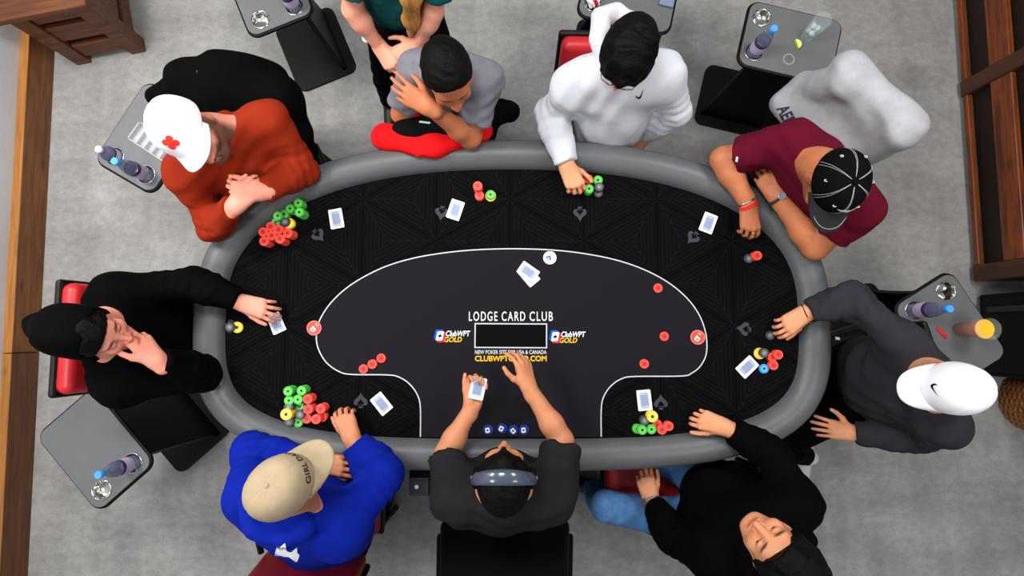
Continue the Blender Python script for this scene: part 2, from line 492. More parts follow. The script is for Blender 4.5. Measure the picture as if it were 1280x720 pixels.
# art-deco line pattern printed on the cloth: equilateral triangles, each split into three striped wedges
def deco_pattern():
    S = 0.364; h = S * math.sqrt(3) / 2
    o0 = W(545, 301, FZ)
    v, f = [], []
    poly = np.array(felt_in)
    def seg(p, q, w=0.0016):
        L_ = (q - p).length
        if L_ < 0.012: return
        n = max(1, int(L_ / 0.03)); d = (q - p) / n
        run = None
        for k in range(n + 1):
            ok = k < n and inside(felt_in, *(p + d * k).to_2d()) and inside(felt_in, *(p + d * (k + 1)).to_2d())
            if ok and run is None: run = k
            if not ok and run is not None:
                a, b = p + d * run, p + d * k; s = Vector((-d.y, d.x, 0)).normalized() * w / 2
                i = len(v); v.extend([a + s, a - s, b - s, b + s]); f.append((i, i + 1, i + 2, i + 3)); run = None
    Z = Vector((0, 0, FZ + 0.00025))
    for i in range(-6, 7):
        for j in range(-8, 9):
            a = Vector((o0.x + i * h, o0.y + (j + (0.5 if i % 2 else 0)) * S, 0))
            for tri in ((a, a + Vector((h, S / 2, 0)), a + Vector((0, S, 0))), (a, a + Vector((h, -S / 2, 0)), a + Vector((h, S / 2, 0)))):
                c = (tri[0] + tri[1] + tri[2]) / 3
                for k in range(3):
                    p, q = tri[k], tri[(k + 1) % 3]
                    for t in (0.0, 0.2, 0.36, 0.52, 0.68, 0.84):
                        seg(p.lerp(c, t) + Z, q.lerp(c, t) + Z)
                    seg(p + Z, c + Z)
    bm = bmesh.new(); add_vf(bm, (v, f)); return bm
o = obj('printed_pattern', deco_pattern(), M_pat, table)

def smooth_path(pts, n=6, closed=False):
    out = []; N = len(pts)
    for i in range(N if closed else N - 1):
        p0 = pts[(i - 1) % N] if closed or i > 0 else pts[0]; p1 = pts[i]; p2 = pts[(i + 1) % N]; p3 = pts[(i + 2) % N] if closed or i + 2 < N else pts[-1]
        for k in range(n):
            t = k / n
            out.append(0.5 * ((2 * p1) + (p2 - p0) * t + (2 * p0 - 5 * p1 + 4 * p2 - p3) * t * t + (3 * p1 - p0 - 3 * p2 + p3) * t ** 3))
    if not closed: out.append(pts[-1])
    return out
zone_px = [(525.5, 546), (525.5, 510), (522, 494), (512, 480), (498, 471), (482, 468.5), (440, 468), (424, 464.5), (408, 453), (398, 436), (395.5, 420), (398, 405), (404, 392), (415, 377), (432, 361), (455, 346), (485, 332), (520, 322), (560, 315.5), (600, 312), (645, 311), (690, 312.5), (730, 317), (770, 325), (805, 337), (835, 353), (858, 372), (873, 392), (881, 412), (883.5, 430), (882, 445), (875, 458), (865, 466), (852, 470), (795, 470.5), (778, 473), (764, 482), (754.5, 496), (751.5, 512), (751.5, 546)]
zone = smooth_path([W(x, y, FZ) for x, y in zone_px], 5)
v, f = curve_mesh([[(p.x, p.y) for p in zone]])
bm = bmesh.new(); add_vf(bm, ([Vector((p.x, p.y, FZ + 0.0006)) for p in v], f)); obj('printed_zone', bm, M_zone, table)
bm = bmesh.new(); prev = None
for i, p in enumerate(zone):
    t = (zone[min(i + 1, len(zone) - 1)] - zone[max(i - 1, 0)]).normalized(); s = Vector((-t.y, t.x, 0)) * 0.0024
    c = [bm.verts.new((p + s).to_2d().to_3d() + Vector((0, 0, FZ + 0.001))), bm.verts.new((p - s).to_2d().to_3d() + Vector((0, 0, FZ + 0.001)))]
    if prev: bm.faces.new((prev[0], prev[1], c[1], c[0]))
    prev = c
obj('betting_line', bm, M_line, table)

PX = (CAM_H - FZ) / FPX                                    # size of a photograph pixel on the cloth
def on_cloth(px, py, ang=0, dz=0.0011): return yaw_frame(W(px, py, FZ) + Vector((0, 0, dz)), math.radians(ang))
def spade_pts(s=1.0):
    """outline of a playing-card spade, tip up, height about s"""
    half = [(0.0, 0.52), (0.06, 0.40), (0.18, 0.24), (0.34, 0.10), (0.43, -0.04), (0.43, -0.18), (0.34, -0.28), (0.2, -0.29), (0.09, -0.22), (0.06, -0.18), (0.09, -0.34), (0.17, -0.45)]
    return [(x * s, y * s) for x, y in half] + [(-x * s, y * s) for x, y in reversed(half[1:])]
# seat marks: solid spades with a smaller spade left out
for px, py, a in ((398, 294, -138), (552, 266, 172), (725, 267, 180), (866, 297, 138), (930, 411, 82), (826, 503, 0), (451, 501, 0), (290, 408, -90)):
    outer = [(x, y) for x, y in spade_pts(0.066)]
    inner = [(x * 0.46, y * 0.46 - 0.008) for x, y in spade_pts(0.066)]
    bm = bmesh.new(); add_vf(bm, curve_mesh([outer, inner]), on_cloth(px, py, a, 0.0006)); obj('seat_mark', bm, M_spade, table)

def print_text(s, x0, x1, y0, y1, m, name, shear=0.0, thick=0.0, spacing=1.0):
    bm = bmesh.new()
    add_vf(bm, text_mesh(s, 1, shear=shear, offset=thick, spacing=spacing), on_cloth((x0 + x1) / 2, (y0 + y1) / 2, 0, 0.0013), fit=((x1 - x0) * PX, (y1 - y0) * PX))
    return obj(name, bm, m, table)
for word, x0, x1 in (('LODGE', 586.2, 621.8), ('CARD', 627.2, 656.5), ('CLUB', 662, 691)): print_text(word, x0, x1, 389.5, 401.2, M_white, 'club_lettering', thick=0.004, spacing=1.25)
print_text('NEW POKER SITE FOR USA & CANADA', 594, 683, 437.6, 442.6, M_line, 'small_lettering', thick=0.02)
print_text('CLUBWPTGOLD.COM', 594, 683, 444.6, 451.6, M_gold, 'gold_lettering', thick=0.03)
def emblem(bm, M, h, mi=(0, 1, 2, 3)):
    """slanted playing card over a blue and a red one, black spade on it"""
    w = h * 0.62; sh = 0.2
    def card(dx, dy, z, i, k=1.0):
        v = [(x * k + (y * k) * sh + dx, y * k + dy) for x, y in rounded_rect(w, h * 0.82, h * 0.1, 3)]
        f = bm.faces.new([bm.verts.new(M @ Vector((x, y, z))) for x, y in v]); f.material_index = i
    card(-h * 0.13, h * 0.12, 0.0, mi[0]); card(h * 0.13, -h * 0.12, 0.0002, mi[1]); card(0, 0, 0.0004, mi[2], 0.92)
    add_vf(bm, curve_mesh([[(x + y * sh, y) for x, y in spade_pts(h * 0.36)]]), M @ Matrix.Translation((0, 0, 0.0007)), mi[3])
for dx, dy in ((0, 0), (144, 1)):
    bm = bmesh.new(); emblem(bm, on_cloth(550 + dx, 419.8 + dy, 0, 0.0012), 15 * PX); obj('printed_emblem', bm, [M_blue, M_red, M_white, M_ink], table)
    print_text('ClubWPT', 557.5 + dx, 588 + dx, 413.4 + dy, 420.4 + dy, M_white, 'logo_lettering', 0.22, 0.02)
    print_text('GOLD', 555.3 + dx, 577.5 + dx, 421.2 + dy, 427.6 + dy, M_gold, 'logo_lettering', 0.22, 0.025)
# dark screen with a pale border in the middle of the cloth
bm = bmesh.new(); M = on_cloth(638.5, 419.6, -0.3, 0.001)
w, h, t = 89 * PX, 29.5 * PX, 0.005
for x, y, sx, sy in ((0, h / 2, w + t, t), (0, -h / 2, w + t, t), (-w / 2, 0, t, h - t), (w / 2, 0, t, h - t)):
    add_box(bm, (sx, sy, 0.0012), M @ Matrix.Translation((x, y, 0.0004)))
obj('screen_border', bm, M_line, table)
bm = bmesh.new(); add_box(bm, (w - t, h - t, 0.001), M @ Matrix.Translation((0, 0, 0.0002))); obj('screen', bm, mat('dark screen glass', rgb(5, 5, 6), 0.8, spec=0.1), table)

# small black button box hung on the table edge at the dealer's left
c = W(527, 607, 0.66)
boxr = thing('button_box', 'small black box with a white button under the rail beside the dealer', 'box', (c.x, c.y, 0.62))
bm = bmesh.new(); add_box(bm, (0.10, 0.075, 0.06), Matrix.Translation((c.x, c.y, 0.65)), 0.004, 2); obj('body', bm, mat('dark grey plastic', rgb(52, 54, 62), 0.4), boxr)
bm = bmesh.new(); add_lathe(bm, [(0.009, 0), (0.009, 0.002), (0.006, 0.004)], Matrix.Translation((c.x - 0.018, c.y + 0.0, 0.68)), 12); obj('button', bm, M_white, boxr)
bm = bmesh.new(); add_box(bm, (0.008, 0.07, 0.004), Matrix.Translation((c.x + 0.036, c.y, 0.681))); obj('slot', bm, M_black, boxr)
bm = bmesh.new(); add_box(bm, (0.10, 0.12, 0.012), Matrix.Translation((c.x, c.y + 0.09, 0.672))); obj('bracket', bm, M_black, boxr)
# ------------------------------------------------------------------ poker chips
def chip_mesh(name, edge, top, mark, r=0.0195, h=0.0033):
    bm = bmesh.new()
    add_lathe(bm, [(r - 0.0006, 0), (r, 0.0007), (r, h - 0.0007), (r - 0.0006, h)], n=26)
    for f in list(bm.faces):
        if f.normal.z == 0: pass
    Mz = Matrix.Translation((0, 0, h + 0.00005))
    def ring(r0, r1, mi, z):
        a = [bm.verts.new((r0 * math.cos(2 * math.pi * k / 26), r0 * math.sin(2 * math.pi * k / 26), z)) for k in range(26)]
        b = [bm.verts.new((r1 * math.cos(2 * math.pi * k / 26), r1 * math.sin(2 * math.pi * k / 26), z)) for k in range(26)]
        for k in range(26):
            f = bm.faces.new((a[k], b[k], b[(k + 1) % 26], a[(k + 1) % 26])); f.material_index = mi
    ring(r * 0.36, r * 0.60, 1, h + 0.00006)
    f = bm.faces.new([bm.verts.new((r * 0.30 * math.cos(2 * math.pi * k / 16), r * 0.30 * math.sin(2 * math.pi * k / 16), h + 0.00008)) for k in range(16)]); f.material_index = 2
    for k in range(0):
        pass
    bm.normal_update()
    me = bpy.data.meshes.new(name); bm.to_mesh(me); bm.free()
    for m in (edge, top, mark): me.materials.append(m)
    return me
def chipmat(n, c): return mat(n, c, 0.45, spec=0.4)
CHIP = {
    'red': chip_mesh('poker_chip_red', chipmat('red clay', rgb(240, 74, 58)), chipmat('red inlay', rgb(205, 42, 40)), chipmat('red mark', rgb(150, 26, 28))),
    'green': chip_mesh('poker_chip_green', chipmat('green clay', rgb(72, 190, 62)), chipmat('green inlay', rgb(120, 214, 104)), chipmat('green mark', rgb(18, 62, 24))),
    'yellow': chip_mesh('poker_chip_yellow', chipmat('yellow clay', rgb(240, 208, 60)), chipmat('yellow inlay', rgb(250, 232, 120)), chipmat('yellow mark', rgb(70, 56, 20)), 0.0235),
    'black': chip_mesh('poker_chip_black', chipmat('black clay', rgb(58, 59, 63)), chipmat('black inlay', rgb(110, 112, 118)), chipmat('black mark', rgb(140, 142, 150))),
    'blue': chip_mesh('poker_chip_blue', chipmat('blue clay', rgb(40, 150, 235)), chipmat('blue inlay', rgb(110, 195, 250)), chipmat('blue mark', rgb(14, 60, 140))),
}
def stack(color, px, py, n, where, single=None):
    """a stack of n chips whose top face stands behind (px, py)"""
    ztop = FZ + 0.0011 + n * 0.00335
    base = W(px, py, ztop)
    place_stack(color, base.x, base.y, FZ + 0.0011, n, where)
LOW = []                                                   # chips deep in their stacks, joined below
ORD = ('top', 'second', 'third', 'fourth', 'fifth')
def place_stack(color, x, y, z0, n, where):
    for k in range(n):
        j = 0.0006
        loc = Vector((x + random.uniform(-j, j), y + random.uniform(-j, j), z0 + k * 0.00335)); a = random.uniform(0, 6.28)
        if n - 1 - k >= 4: LOW.append((color, loc, a)); continue
        o = bpy.data.objects.new('poker_chip', CHIP[color]); COL.objects.link(o)
        o.location = loc; o.rotation_euler = (0, 0, a)
        if n == 1: lab = f'single {color} poker chip {where}'
        else: lab = f'{ORD[n - 1 - k]} {color} chip, {where}'
        tag(o, lab, 'poker chip', f'chips, {where}' if n > 1 else None)

# in front of the man in the orange sweater
o_ = "orange-sweater player's"
for px, py, n, w in ((338.1, 283.1, 16, 'far red stack in {} pile'), (328.8, 290, 17, 'leftmost red stack in {} pile'), (348.1, 286.9, 17, 'red stack by black chips in {} pile'),
                     (339.4, 294.4, 17, 'middle red stack in {} pile'), (359.4, 291.3, 18, 'rightmost red stack in {} pile'), (350, 298.8, 18, 'lower right red stack in {} pile'), (330, 301.3, 18, 'lower left red stack in {} pile')):
    stack('red', px, py, n, w.format(o_))
for px, py, n, w in ((372.5, 253.8, 15, 'topmost green stack in {} pile'), (373.8, 265.2, 18, 'rightmost green stack in {} pile'), (362.6, 260.6, 13, 'green stack second from right in {} pile'),
                     (355, 267.5, 9, 'short middle green stack in {} pile'), (346.9, 269.6, 14, 'tall left green stack in {} pile'), (344.6, 277.8, 5, 'low green stack by reds in {} pile')):
    stack('green', px, py, n, w.format(o_))
b = W(361, 279, FZ + 0.02); place_stack('yellow', b.x, b.y, FZ + 0.0011, 6, "yellow stack of the orange-sweater player's pile")
place_stack('black', b.x - 0.012, b.y + 0.004, FZ + 0.0011 + 6 * 0.00335, 3, "black chips on the orange-sweater player's yellow stack")
# in front of the man in the grey shirt
stack('red', 597, 232.2, 18, 'tall red stack before the man in the grey tee'); stack('red', 599.3, 244, 9, 'shorter red stack before the man in the grey tee')
b = W(613, 244, FZ + 0.02); place_stack('yellow', b.x, b.y, FZ + 0.0011, 2, 'yellow pair before the man in the grey tee')
place_stack('green', b.x, b.y + 0.003, FZ + 0.0011 + 2 * 0.00335, 4, 'green chips on the yellow pair before the grey tee')
# in front of the man in the white hoodie
stack('red', 735.7, 223.9, 8, "red stack at the white-hoodie player's hand"); stack('green', 747.7, 225, 8, "farther green stack by the white-hoodie player's hand")
stack('green', 736.5, 235.8, 12, "green stack touched by the white-hoodie player"); stack('black', 749, 233.5, 12, "black stack by the white-hoodie player's hand"); stack('black', 748.2, 240.8, 3, "low black stack by the white-hoodie player's hand")
# in front of the man in the maroon tee
stack('red', 946.8, 319.4, 9, 'red stack before the man in maroon'); stack('black', 936.2, 323, 3, 'black stack before the man in maroon')
# by the man in the black hood
stack('black', 286.8, 409, 7, 'black stack by the hooded man on the left'); stack('yellow', 296.3, 409.3, 3, 'yellow stack by the hooded man on the left')
# in front of the man in the blue hoodie
f_ = "blue-hoodie player's pile"
for px, py, n, w in ((360, 489, 16, 'upper left green stack of the '), (376.7, 488.3, 15, 'upper right green stack of the '), (360.8, 500.6, 13, 'lower left green stack of the '), (372.2, 499.2, 13, 'lower right green stack of the '),
                     (374.6, 508.6, 4, 'low green stack behind the black chips of the '), (372.4, 528, 4, 'low green stack nearest the rail of the ')):
    stack('green', px, py, n, w + f_)
for px, py, n, w in ((384.3, 499, 16, 'top red stack of the '), (385, 511.7, 16, 'middle red stack of the '), (400.8, 510.8, 15, 'rightmost red stack of the '), (383.2, 523.5, 8, 'low red stack by the black chips of the '), (394.7, 524.2, 18, 'tall red stack nearest the rail of the '), (402.6, 521.6, 9, 'low red stack by the hand of the ')):
    stack('red', px, py, n, w + f_)
stack('black', 360.5, 509.2, 13, 'grey-black stack behind the yellow chips of the ' + f_); stack('black', 361, 527.2, 9, 'grey-black stack nearest the rail of the ' + f_)
stack('black', 374.8, 518.5, 11, 'black stack in the middle of the ' + f_)
stack('yellow', 357.5, 518, 17, 'tall yellow stack of the ' + f_)
# in front of the man in the charcoal sweater
g_ = 'the charcoal-sweater player'
stack('yellow', 950, 441.8, 3, f'yellow stack before {g_}'); b = W(956, 441.2, FZ + 0.03); place_stack('black', b.x, b.y, FZ + 0.0011 + 3 * 0.00335, 5, f'black chips on the yellow stack of {g_}')
stack('red', 973.2, 443.3, 9, f'right red stack before {g_}'); stack('red', 965.8, 446.5, 5, f'left red stack before {g_}'); stack('red', 967.3, 456.6, 6, f'lower red stack before {g_}'); stack('blue', 955.3, 461, 3, f'blue stack before {g_}')
# in front of the man in black at the lower right
h_ = 'the player in blue jeans'
stack('yellow', 815.8, 520.9, 9, f'yellow stack before {h_}'); stack('black', 805.8, 526, 7, f'black stack before {h_}')
stack('green', 802.8, 537.5, 10, f'left green stack before {h_}'); stack('green', 814.6, 536.8, 8, f'right green stack before {h_}'); stack('green', 796.6, 536.2, 4, f'low green stack before {h_}')
stack('red', 827.6, 537.2, 9, f'left red stack before {h_}'); stack('red', 836.2, 533, 8, f'right red stack before {h_}'); stack('red', 821.6, 530.6, 4, f'low red stack behind the greens of {h_}')
# bets on the printed zone
stack('red', 454.2, 461.2, 1, 'nearest the white line in the row of bets at left'); stack('red', 465.3, 455.2, 2, 'red pair in the middle of the left bets'); stack('red', 476.2, 447.9, 1, 'upper right in the row of bets at left')
stack('red', 822.8, 360.2, 1, 'highest of the bets at right'); stack('red', 830.4, 420.6, 1, 'beside the right round red button'); stack('red', 805.5, 454.8, 2, 'red pair lowest of the right bets')

# the chips under the fourth of each stack
bm = bmesh.new()
low_m = []
for color in CHIP: low_m.append(CHIP[color].materials[0])
for color, loc, a in LOW:
    r = max(v.co.x for v in CHIP[color].vertices); before = len(bm.faces)
    add_lathe(bm, [(r - 0.0006, 0), (r, 0.0007), (r, 0.0026), (r - 0.0006, 0.0033)], yaw_frame(loc, a), 20)
    bm.faces.ensure_lookup_table()
    for f in bm.faces[before:]: f.material_index = list(CHIP).index(color)
tag(obj('stacked_chips', bm, low_m), 'lower chips of the stacks of poker chips on the table', 'poker chips', kind='stuff')

# ------------------------------------------------------------------ round buttons and blue dealer chips
def puck(name, label, px, py, r, h, mats, draw, ang=0):
    c = W(px, py, FZ + h); root = thing(name, label, 'button', (c.x, c.y, FZ + 0.0011))
    bm = bmesh.new(); add_lathe(bm, [(r - 0.001, 0), (r, 0.001), (r, h - 0.001), (r - 0.001, h)], Matrix.Translation((c.x, c.y, FZ + 0.0011)), 32); obj('disc', bm, mats[0], root)
    bm = bmesh.new(); draw(bm, yaw_frame(Vector((c.x, c.y, FZ + 0.0011 + h + 0.0002)), math.radians(ang))); obj('printed_face', bm, list(mats[1:]), root)
def red_face(bm, M):
    v = curve_mesh([[(x - 0.004, y - 0.004) for x, y in spade_pts(0.028)], [(x * 0.45 - 0.004, y * 0.45 - 0.007) for x, y in spade_pts(0.028)]]); add_vf(bm, v, M, 0)
    add_vf(bm, text_mesh('5K', 1, offset=0.02), M @ Matrix.Translation((0.012, 0.012, 0.0001)) @ Matrix.Rotation(-0.5, 4, 'Z'), 1, fit=(0.018, 0.012))
    add_ring(bm, M, 0.0275, 0.029, 1)
def add_ring(bm, M, r0, r1, mi, n=32):
    a = [bm.verts.new(M @ Vector((r0 * math.cos(2 * math.pi * k / n), r0 * math.sin(2 * math.pi * k / n), 0))) for k in range(n)]
    b = [bm.verts.new(M @ Vector((r1 * math.cos(2 * math.pi * k / n), r1 * math.sin(2 * math.pi * k / n), 0))) for k in range(n)]
    for k in range(n):
        f = bm.faces.new((a[k], b[k], b[(k + 1) % n], a[(k + 1) % n])); f.material_index = mi
M_bred = mat('red lacquer', rgb(196, 62, 46), 0.35); M_pink = mat('pink print', rgb(240, 170, 150), 0.5)
puck('bounty_button', 'round red button with a white spade at the left end of the line', 392.6, 410, 0.032, 0.004, [M_bred, M_white, M_pink], red_face, 0)
puck('bounty_button', 'round red button with a white spade at the right end of the line', 872.2, 421.6, 0.0315, 0.004, [M_bred, M_white, M_pink], red_face, 10)
def white_face(bm, M):
    add_vf(bm, curve_mesh([[(x - 0.003, y - 0.002) for x, y in spade_pts(0.026)], [(x * 0.45 - 0.003, y * 0.45 - 0.005) for x, y in spade_pts(0.026)]]), M @ Matrix.Rotation(-0.5, 4, 'Z'), 0)
    add_vf(bm, text_mesh('DEALER', 1, offset=0.01), M @ Matrix.Translation((0.013, 0.006, 0)) @ Matrix.Rotation(1.0, 4, 'Z'), 1, fit=(0.022, 0.005))
puck('dealer_button', 'round white dealer button with a blue spade beside the loose cards', 687.3, 322.2, 0.0285, 0.006, [mat('white plastic', rgb(240, 241, 243), 0.3), M_blue, mat('light blue print', rgb(120, 160, 215), 0.6)], white_face, 0)
M_navy = mat('navy lacquer', rgb(22, 40, 120), 0.35)
for k, (px, py, a, w) in enumerate(((610.2, 537, 10, 'leftmost'), (627.6, 535.6, -25, 'second from the left'), (641.6, 537.4, 40, 'third from the left'), (655.2, 537, 5, 'rightmost'))):
    def blue_face(bm, M):
        add_vf(bm, curve_mesh([[(x - 0.003, y - 0.002) for x, y in rounded_rect(0.018, 0.021, 0.004, 3)], [(x * 0.6 - 0.003, y * 0.6 - 0.002) for x, y in spade_pts(0.020)]]), M, 0)
        add_ring(bm, M, 0.0185, 0.0195, 1, 24)
        for q in range(3): add_box(bm, (0.003, 0.007, 0.0002), M @ Matrix.Rotation(0.5 * q - 1.6, 4, 'Z') @ Matrix.Translation((0, 0.0145, 0)), mi=1)
    puck('blue_button', f'blue button with a white card emblem, {w} of four before the dealer', px, py, 0.0212, 0.004, [M_navy, M_white, M_blue], blue_face, a)

# ------------------------------------------------------------------ playing cards
M_card = mat('white card stock', rgb(240, 242, 246), 0.4, spec=0.3); M_back = mat('blue-grey card back', rgb(140, 154, 186), 0.5, vary=0.12, vscale=900); M_back2 = mat('pale card back', rgb(196, 206, 226), 0.5)
CW, CHT = 0.0575, 0.0845
def card_mesh():
    bm = bmesh.new(); add_prism(bm, rounded_rect(CW, CHT, 0.004, 3), 0, 0.0005)
    def patch(w, h, z, mi, y=0):
        f = bm.faces.new([bm.verts.new((x, yy + y, z)) for x, yy in rounded_rect(w, h, 0.002, 2)]); f.material_index = mi
    patch(CW * 0.74, CHT * 0.80, 0.00056, 2)
    patch(CW * 0.56, CHT * 0.56, 0.00062, 1)
    for s in (-1, 1): patch(CW * 0.56, CHT * 0.045, 0.00062, 1, s * CHT * 0.34)
    me = bpy.data.meshes.new('playing_card'); bm.to_mesh(me); bm.free()
    for m in (M_card, M_back, M_back2): me.materials.append(m)
    return me
CARD = card_mesh()
def card(px, py, ang, label, dz=0.0, dx=0, dy=0, tilt=(0, 0)):
    o = bpy.data.objects.new('playing_card', CARD); COL.objects.link(o)
    o.location = W(px, py, FZ) + Vector((dx, dy, 0.0013 + dz)); o.rotation_euler = (tilt[0], tilt[1], math.radians(ang))
    return tag(o, label, 'playing card', 'playing cards on the table')
for px, py, ang, who in ((420.6, 273.6, 10, 'before the man in orange, right of his green chips'), (569.4, 262.5, -19, 'before the man in the grey tee'), (885.4, 279, -22, "by the maroon-tee player's wrist"),
                         (477.2, 504.8, 39, 'at the spade mark right of the blue-hoodie hand'), (934, 458.8, -48, "beside the blue chips of the charcoal-sweater player"), (805.5, 500.4, 5, 'above the yellow chips at the lower right'), (345.6, 404, 24, 'under the fingers of the hooded man at left')):
    card(px, py, ang, f'lower playing card of the pair {who}', 0, -0.0012, 0.001)
    card(px, py, ang + 0.8, f'upper playing card of the pair {who}', 0.0006)
card(660, 343, 40, 'lower of the two loose cards by the white button', 0, 0.004, -0.006)
card(662, 341, 55, 'upper of the two loose cards by the white button', 0.0006, -0.006, 0.004)

# ------------------------------------------------------------------ C-shaped side tables
M_top = mat('grey laminate', rgb(98, 100, 103), 0.5, vary=0.03, vscale=30)
M_steel = mat('brushed steel cup', rgb(200, 200, 196), 0.18, metal=1.0, bump=0.04, bscale=60)
TW, TD, TH = 0.43, 0.31, 0.62
CUP = ((-0.155, -0.085), (-0.155, 0.085))                 # cup holders near one short side
def build_side_table(holes=CUP):
    root = thing('side_table', 'side table', 'side table', (0, 0, 0), 'grey side tables round the poker table')
    circ = lambda x, y, r: [(x + r * math.cos(a), y + r * math.sin(a)) for a in np.linspace(0, 2 * math.pi, 25)[:-1]]
    v, f = curve_mesh([rounded_rect(TW, TD, 0.045, 8)] + [circ(x, y, 0.041) for x, y in holes], 0.0125, 0.0)
    bm = bmesh.new(); add_vf(bm, (v, f), Matrix.Translation((0, 0, TH - 0.0125))); bmesh.ops.remove_doubles(bm, verts=bm.verts, dist=1e-5); obj('table_top', bm, M_top, root)
    bm = bmesh.new()
    pts = rounded_rect(TW + 0.004, TD + 0.004, 0.046, 8)
    add_tube(bm, [(x, y, TH - 0.014) for x, y in pts], 0.009, 6, True); obj('edge_band', bm, M_black, root)
    for x, y in holes:
        bm = bmesh.new(); add_lathe(bm, [(0.0445, TH + 0.001), (0.0435, TH + 0.0035), (0.040, TH + 0.0025), (0.0385, TH - 0.004), (0.037, TH - 0.028), (0.034, TH - 0.034), (0.005, TH - 0.035)], Matrix.Translation((x, y, 0)), 28, False, True); 
        bmesh.ops.reverse_faces(bm, faces=bm.faces); obj('cup_holder', bm, M_steel, root)
    return root
def side_table(loc, ang, label, base_dir, holes=CUP):
    """base_dir: +1 or -1, the long side of the top on which the upright panel and the foot stand out"""
    root = build_side_table(holes)
    s = base_dir
    bm = bmesh.new()                                         # curved upright panel
    prof = []
    for k in range(9):
        t = k / 8; z = 0.02 + t * (TH - 0.05)
        y = s * (0.105 + 0.03 * (1 - t) ** 2.0)
        prof.append((y, z, 0.15 + 0.035 * (1 - t) ** 2))
    rows = []
    for y, z, hw in prof:
        rows.append([bm.verts.new((-hw, y - 0.012, z)), bm.verts.new((hw, y - 0.012, z)), bm.verts.new((hw, y + 0.012, z)), bm.verts.new((-hw, y + 0.012, z))])
    for a, b in zip(rows, rows[1:]):
        for k in range(4): bm.faces.new((a[k], a[(k + 1) % 4], b[(k + 1) % 4], b[k]))
    bm.faces.new(list(reversed(rows[0]))); bm.faces.new(rows[-1])
    obj('upright_panel', bm, M_black, root)
    bm = bmesh.new(); add_prism(bm, rounded_rect(TW * 0.98, 0.36, 0.05, 8), 0.001, 0.02, Matrix.Translation((0, s * 0.02, 0)))
    obj('foot_plate', bm, M_blackmetal, root)
    root.location = loc; root.rotation_euler = (0, 0, math.radians(ang)); root['label'] = label
    return root
T_LL = side_table(W(118.5, 562, TH) - Vector((0, 0, TH)), 132, 'grey side table at the lower left with a blue-capped bottle and an empty cup holder', -1)
T_TR = side_table(W(988, 53, TH) - Vector((0, 0, TH)), -14, 'grey side table at the upper right carrying a lime wedge and a glass', -1)
T_TL = side_table(W(332, -20, TH) - Vector((0, 0, TH)), 113, 'grey side table at the top left between the black jacket and the server', -1)
T_L = side_table(W(186, 171, TH) - Vector((0, 0, TH)), 60, 'grey side table behind the man in the orange sweater', -1)
T_TM = side_table(W(787, -9, TH) - Vector((0, 0, TH)), -12.7, 'grey side table behind the man in the white hoodie', 1)
T_R = side_table(W(1188, 413, TH) - Vector((0, 0, TH)), -58.5, 'grey side table at the right with an amber drink', 1)
def on_table(t, x, y, z=0.0):
    a = t.rotation_euler.z
    return Vector(t.location) + Vector((x * math.cos(a) - y * math.sin(a), x * math.sin(a) + y * math.cos(a), TH + z))
def onto_table(t, p):                                      # world -> table local xy
    d = p - Vector(t.location); a = -t.rotation_euler.z
    return d.x * math.cos(a) - d.y * math.sin(a), d.x * math.sin(a) + d.y * math.cos(a)

M_pet = mat('clear bottle plastic', rgb(120, 124, 158), 0.08, alpha=0.55)
M_water = mat('water', rgb(170, 180, 220), 0.02, trans=1.0, ior=1.33)
M_label = mat('lavender bottle label', rgb(196, 190, 220), 0.5); M_label2 = mat('dark indigo label band', rgb(62, 58, 110), 0.5)
M_pinkl = mat('pink label line', rgb(214, 120, 150), 0.5)
M_capb = mat('blue bottle cap', rgb(66, 158, 255), 0.4); M_capw = mat('pale bottle cap', rgb(206, 222, 232), 0.4)
def bottle(t, x, y, cap, label, z=-0.0335, hs=1.0):
    c = on_table(t, x, y, z); root = thing('water_bottle', label, 'bottle', c); Mx = Matrix.Translation(c) @ Matrix.Diagonal((1, 1, hs, 1))
    bm = bmesh.new()
    add_lathe(bm, [(0.024, 0), (0.031, 0.004), (0.0325, 0.012), (0.0325, 0.05), (0.031, 0.055), (0.0325, 0.06), (0.0325, 0.135), (0.031, 0.15), (0.026, 0.17), (0.018, 0.192), (0.0135, 0.205), (0.0125, 0.222)], Mx, 28)
    obj('bottle_body', bm, M_pet, root)
    bm = bmesh.new(); add_lathe(bm, [(0.0329, 0.062), (0.0332, 0.063), (0.0332, 0.110), (0.0329, 0.111)], Mx, 28, False, False); obj('bottle_label', bm, M_label, root)
    bm = bmesh.new(); add_lathe(bm, [(0.0329, 0.112), (0.0332, 0.113), (0.0329, 0.132)], Mx, 28, False, False); obj('label_band', bm, M_label2, root, label='dark indigo band of the bottle label')
    bm = bmesh.new(); add_lathe(bm, [(0.03345, 0.100), (0.03345, 0.104)], Mx, 28, False, False); obj('label_line', bm, M_pinkl, root, label='pink line on the bottle label')
    bm = bmesh.new(); prof = [(0.0148, 0.208), (0.0155, 0.210), (0.0155, 0.230), (0.014, 0.2325)]
    add_lathe(bm, prof, Mx, 24)
    obj('bottle_cap', bm, cap, root)
    return root
bottle(T_LL, *CUP[0], M_capb, 'blue-capped water bottle on the lower left side table')
bottle(T_TR, *CUP[0], M_capb, 'blue-capped water bottle on the side table with the lime wedge')
bottle(T_TL, *CUP[0], M_capb, 'water bottle on the side table at the top left')
bottle(T_L, *CUP[0], M_capb, 'blue-capped water bottle behind the man in orange')
bottle(T_L, *CUP[1], M_capw, 'short water bottle with a pale cap behind the man in orange', hs=0.58)
bottle(T_R, *CUP[0], M_capb, 'blue-capped water bottle beside the amber drink')

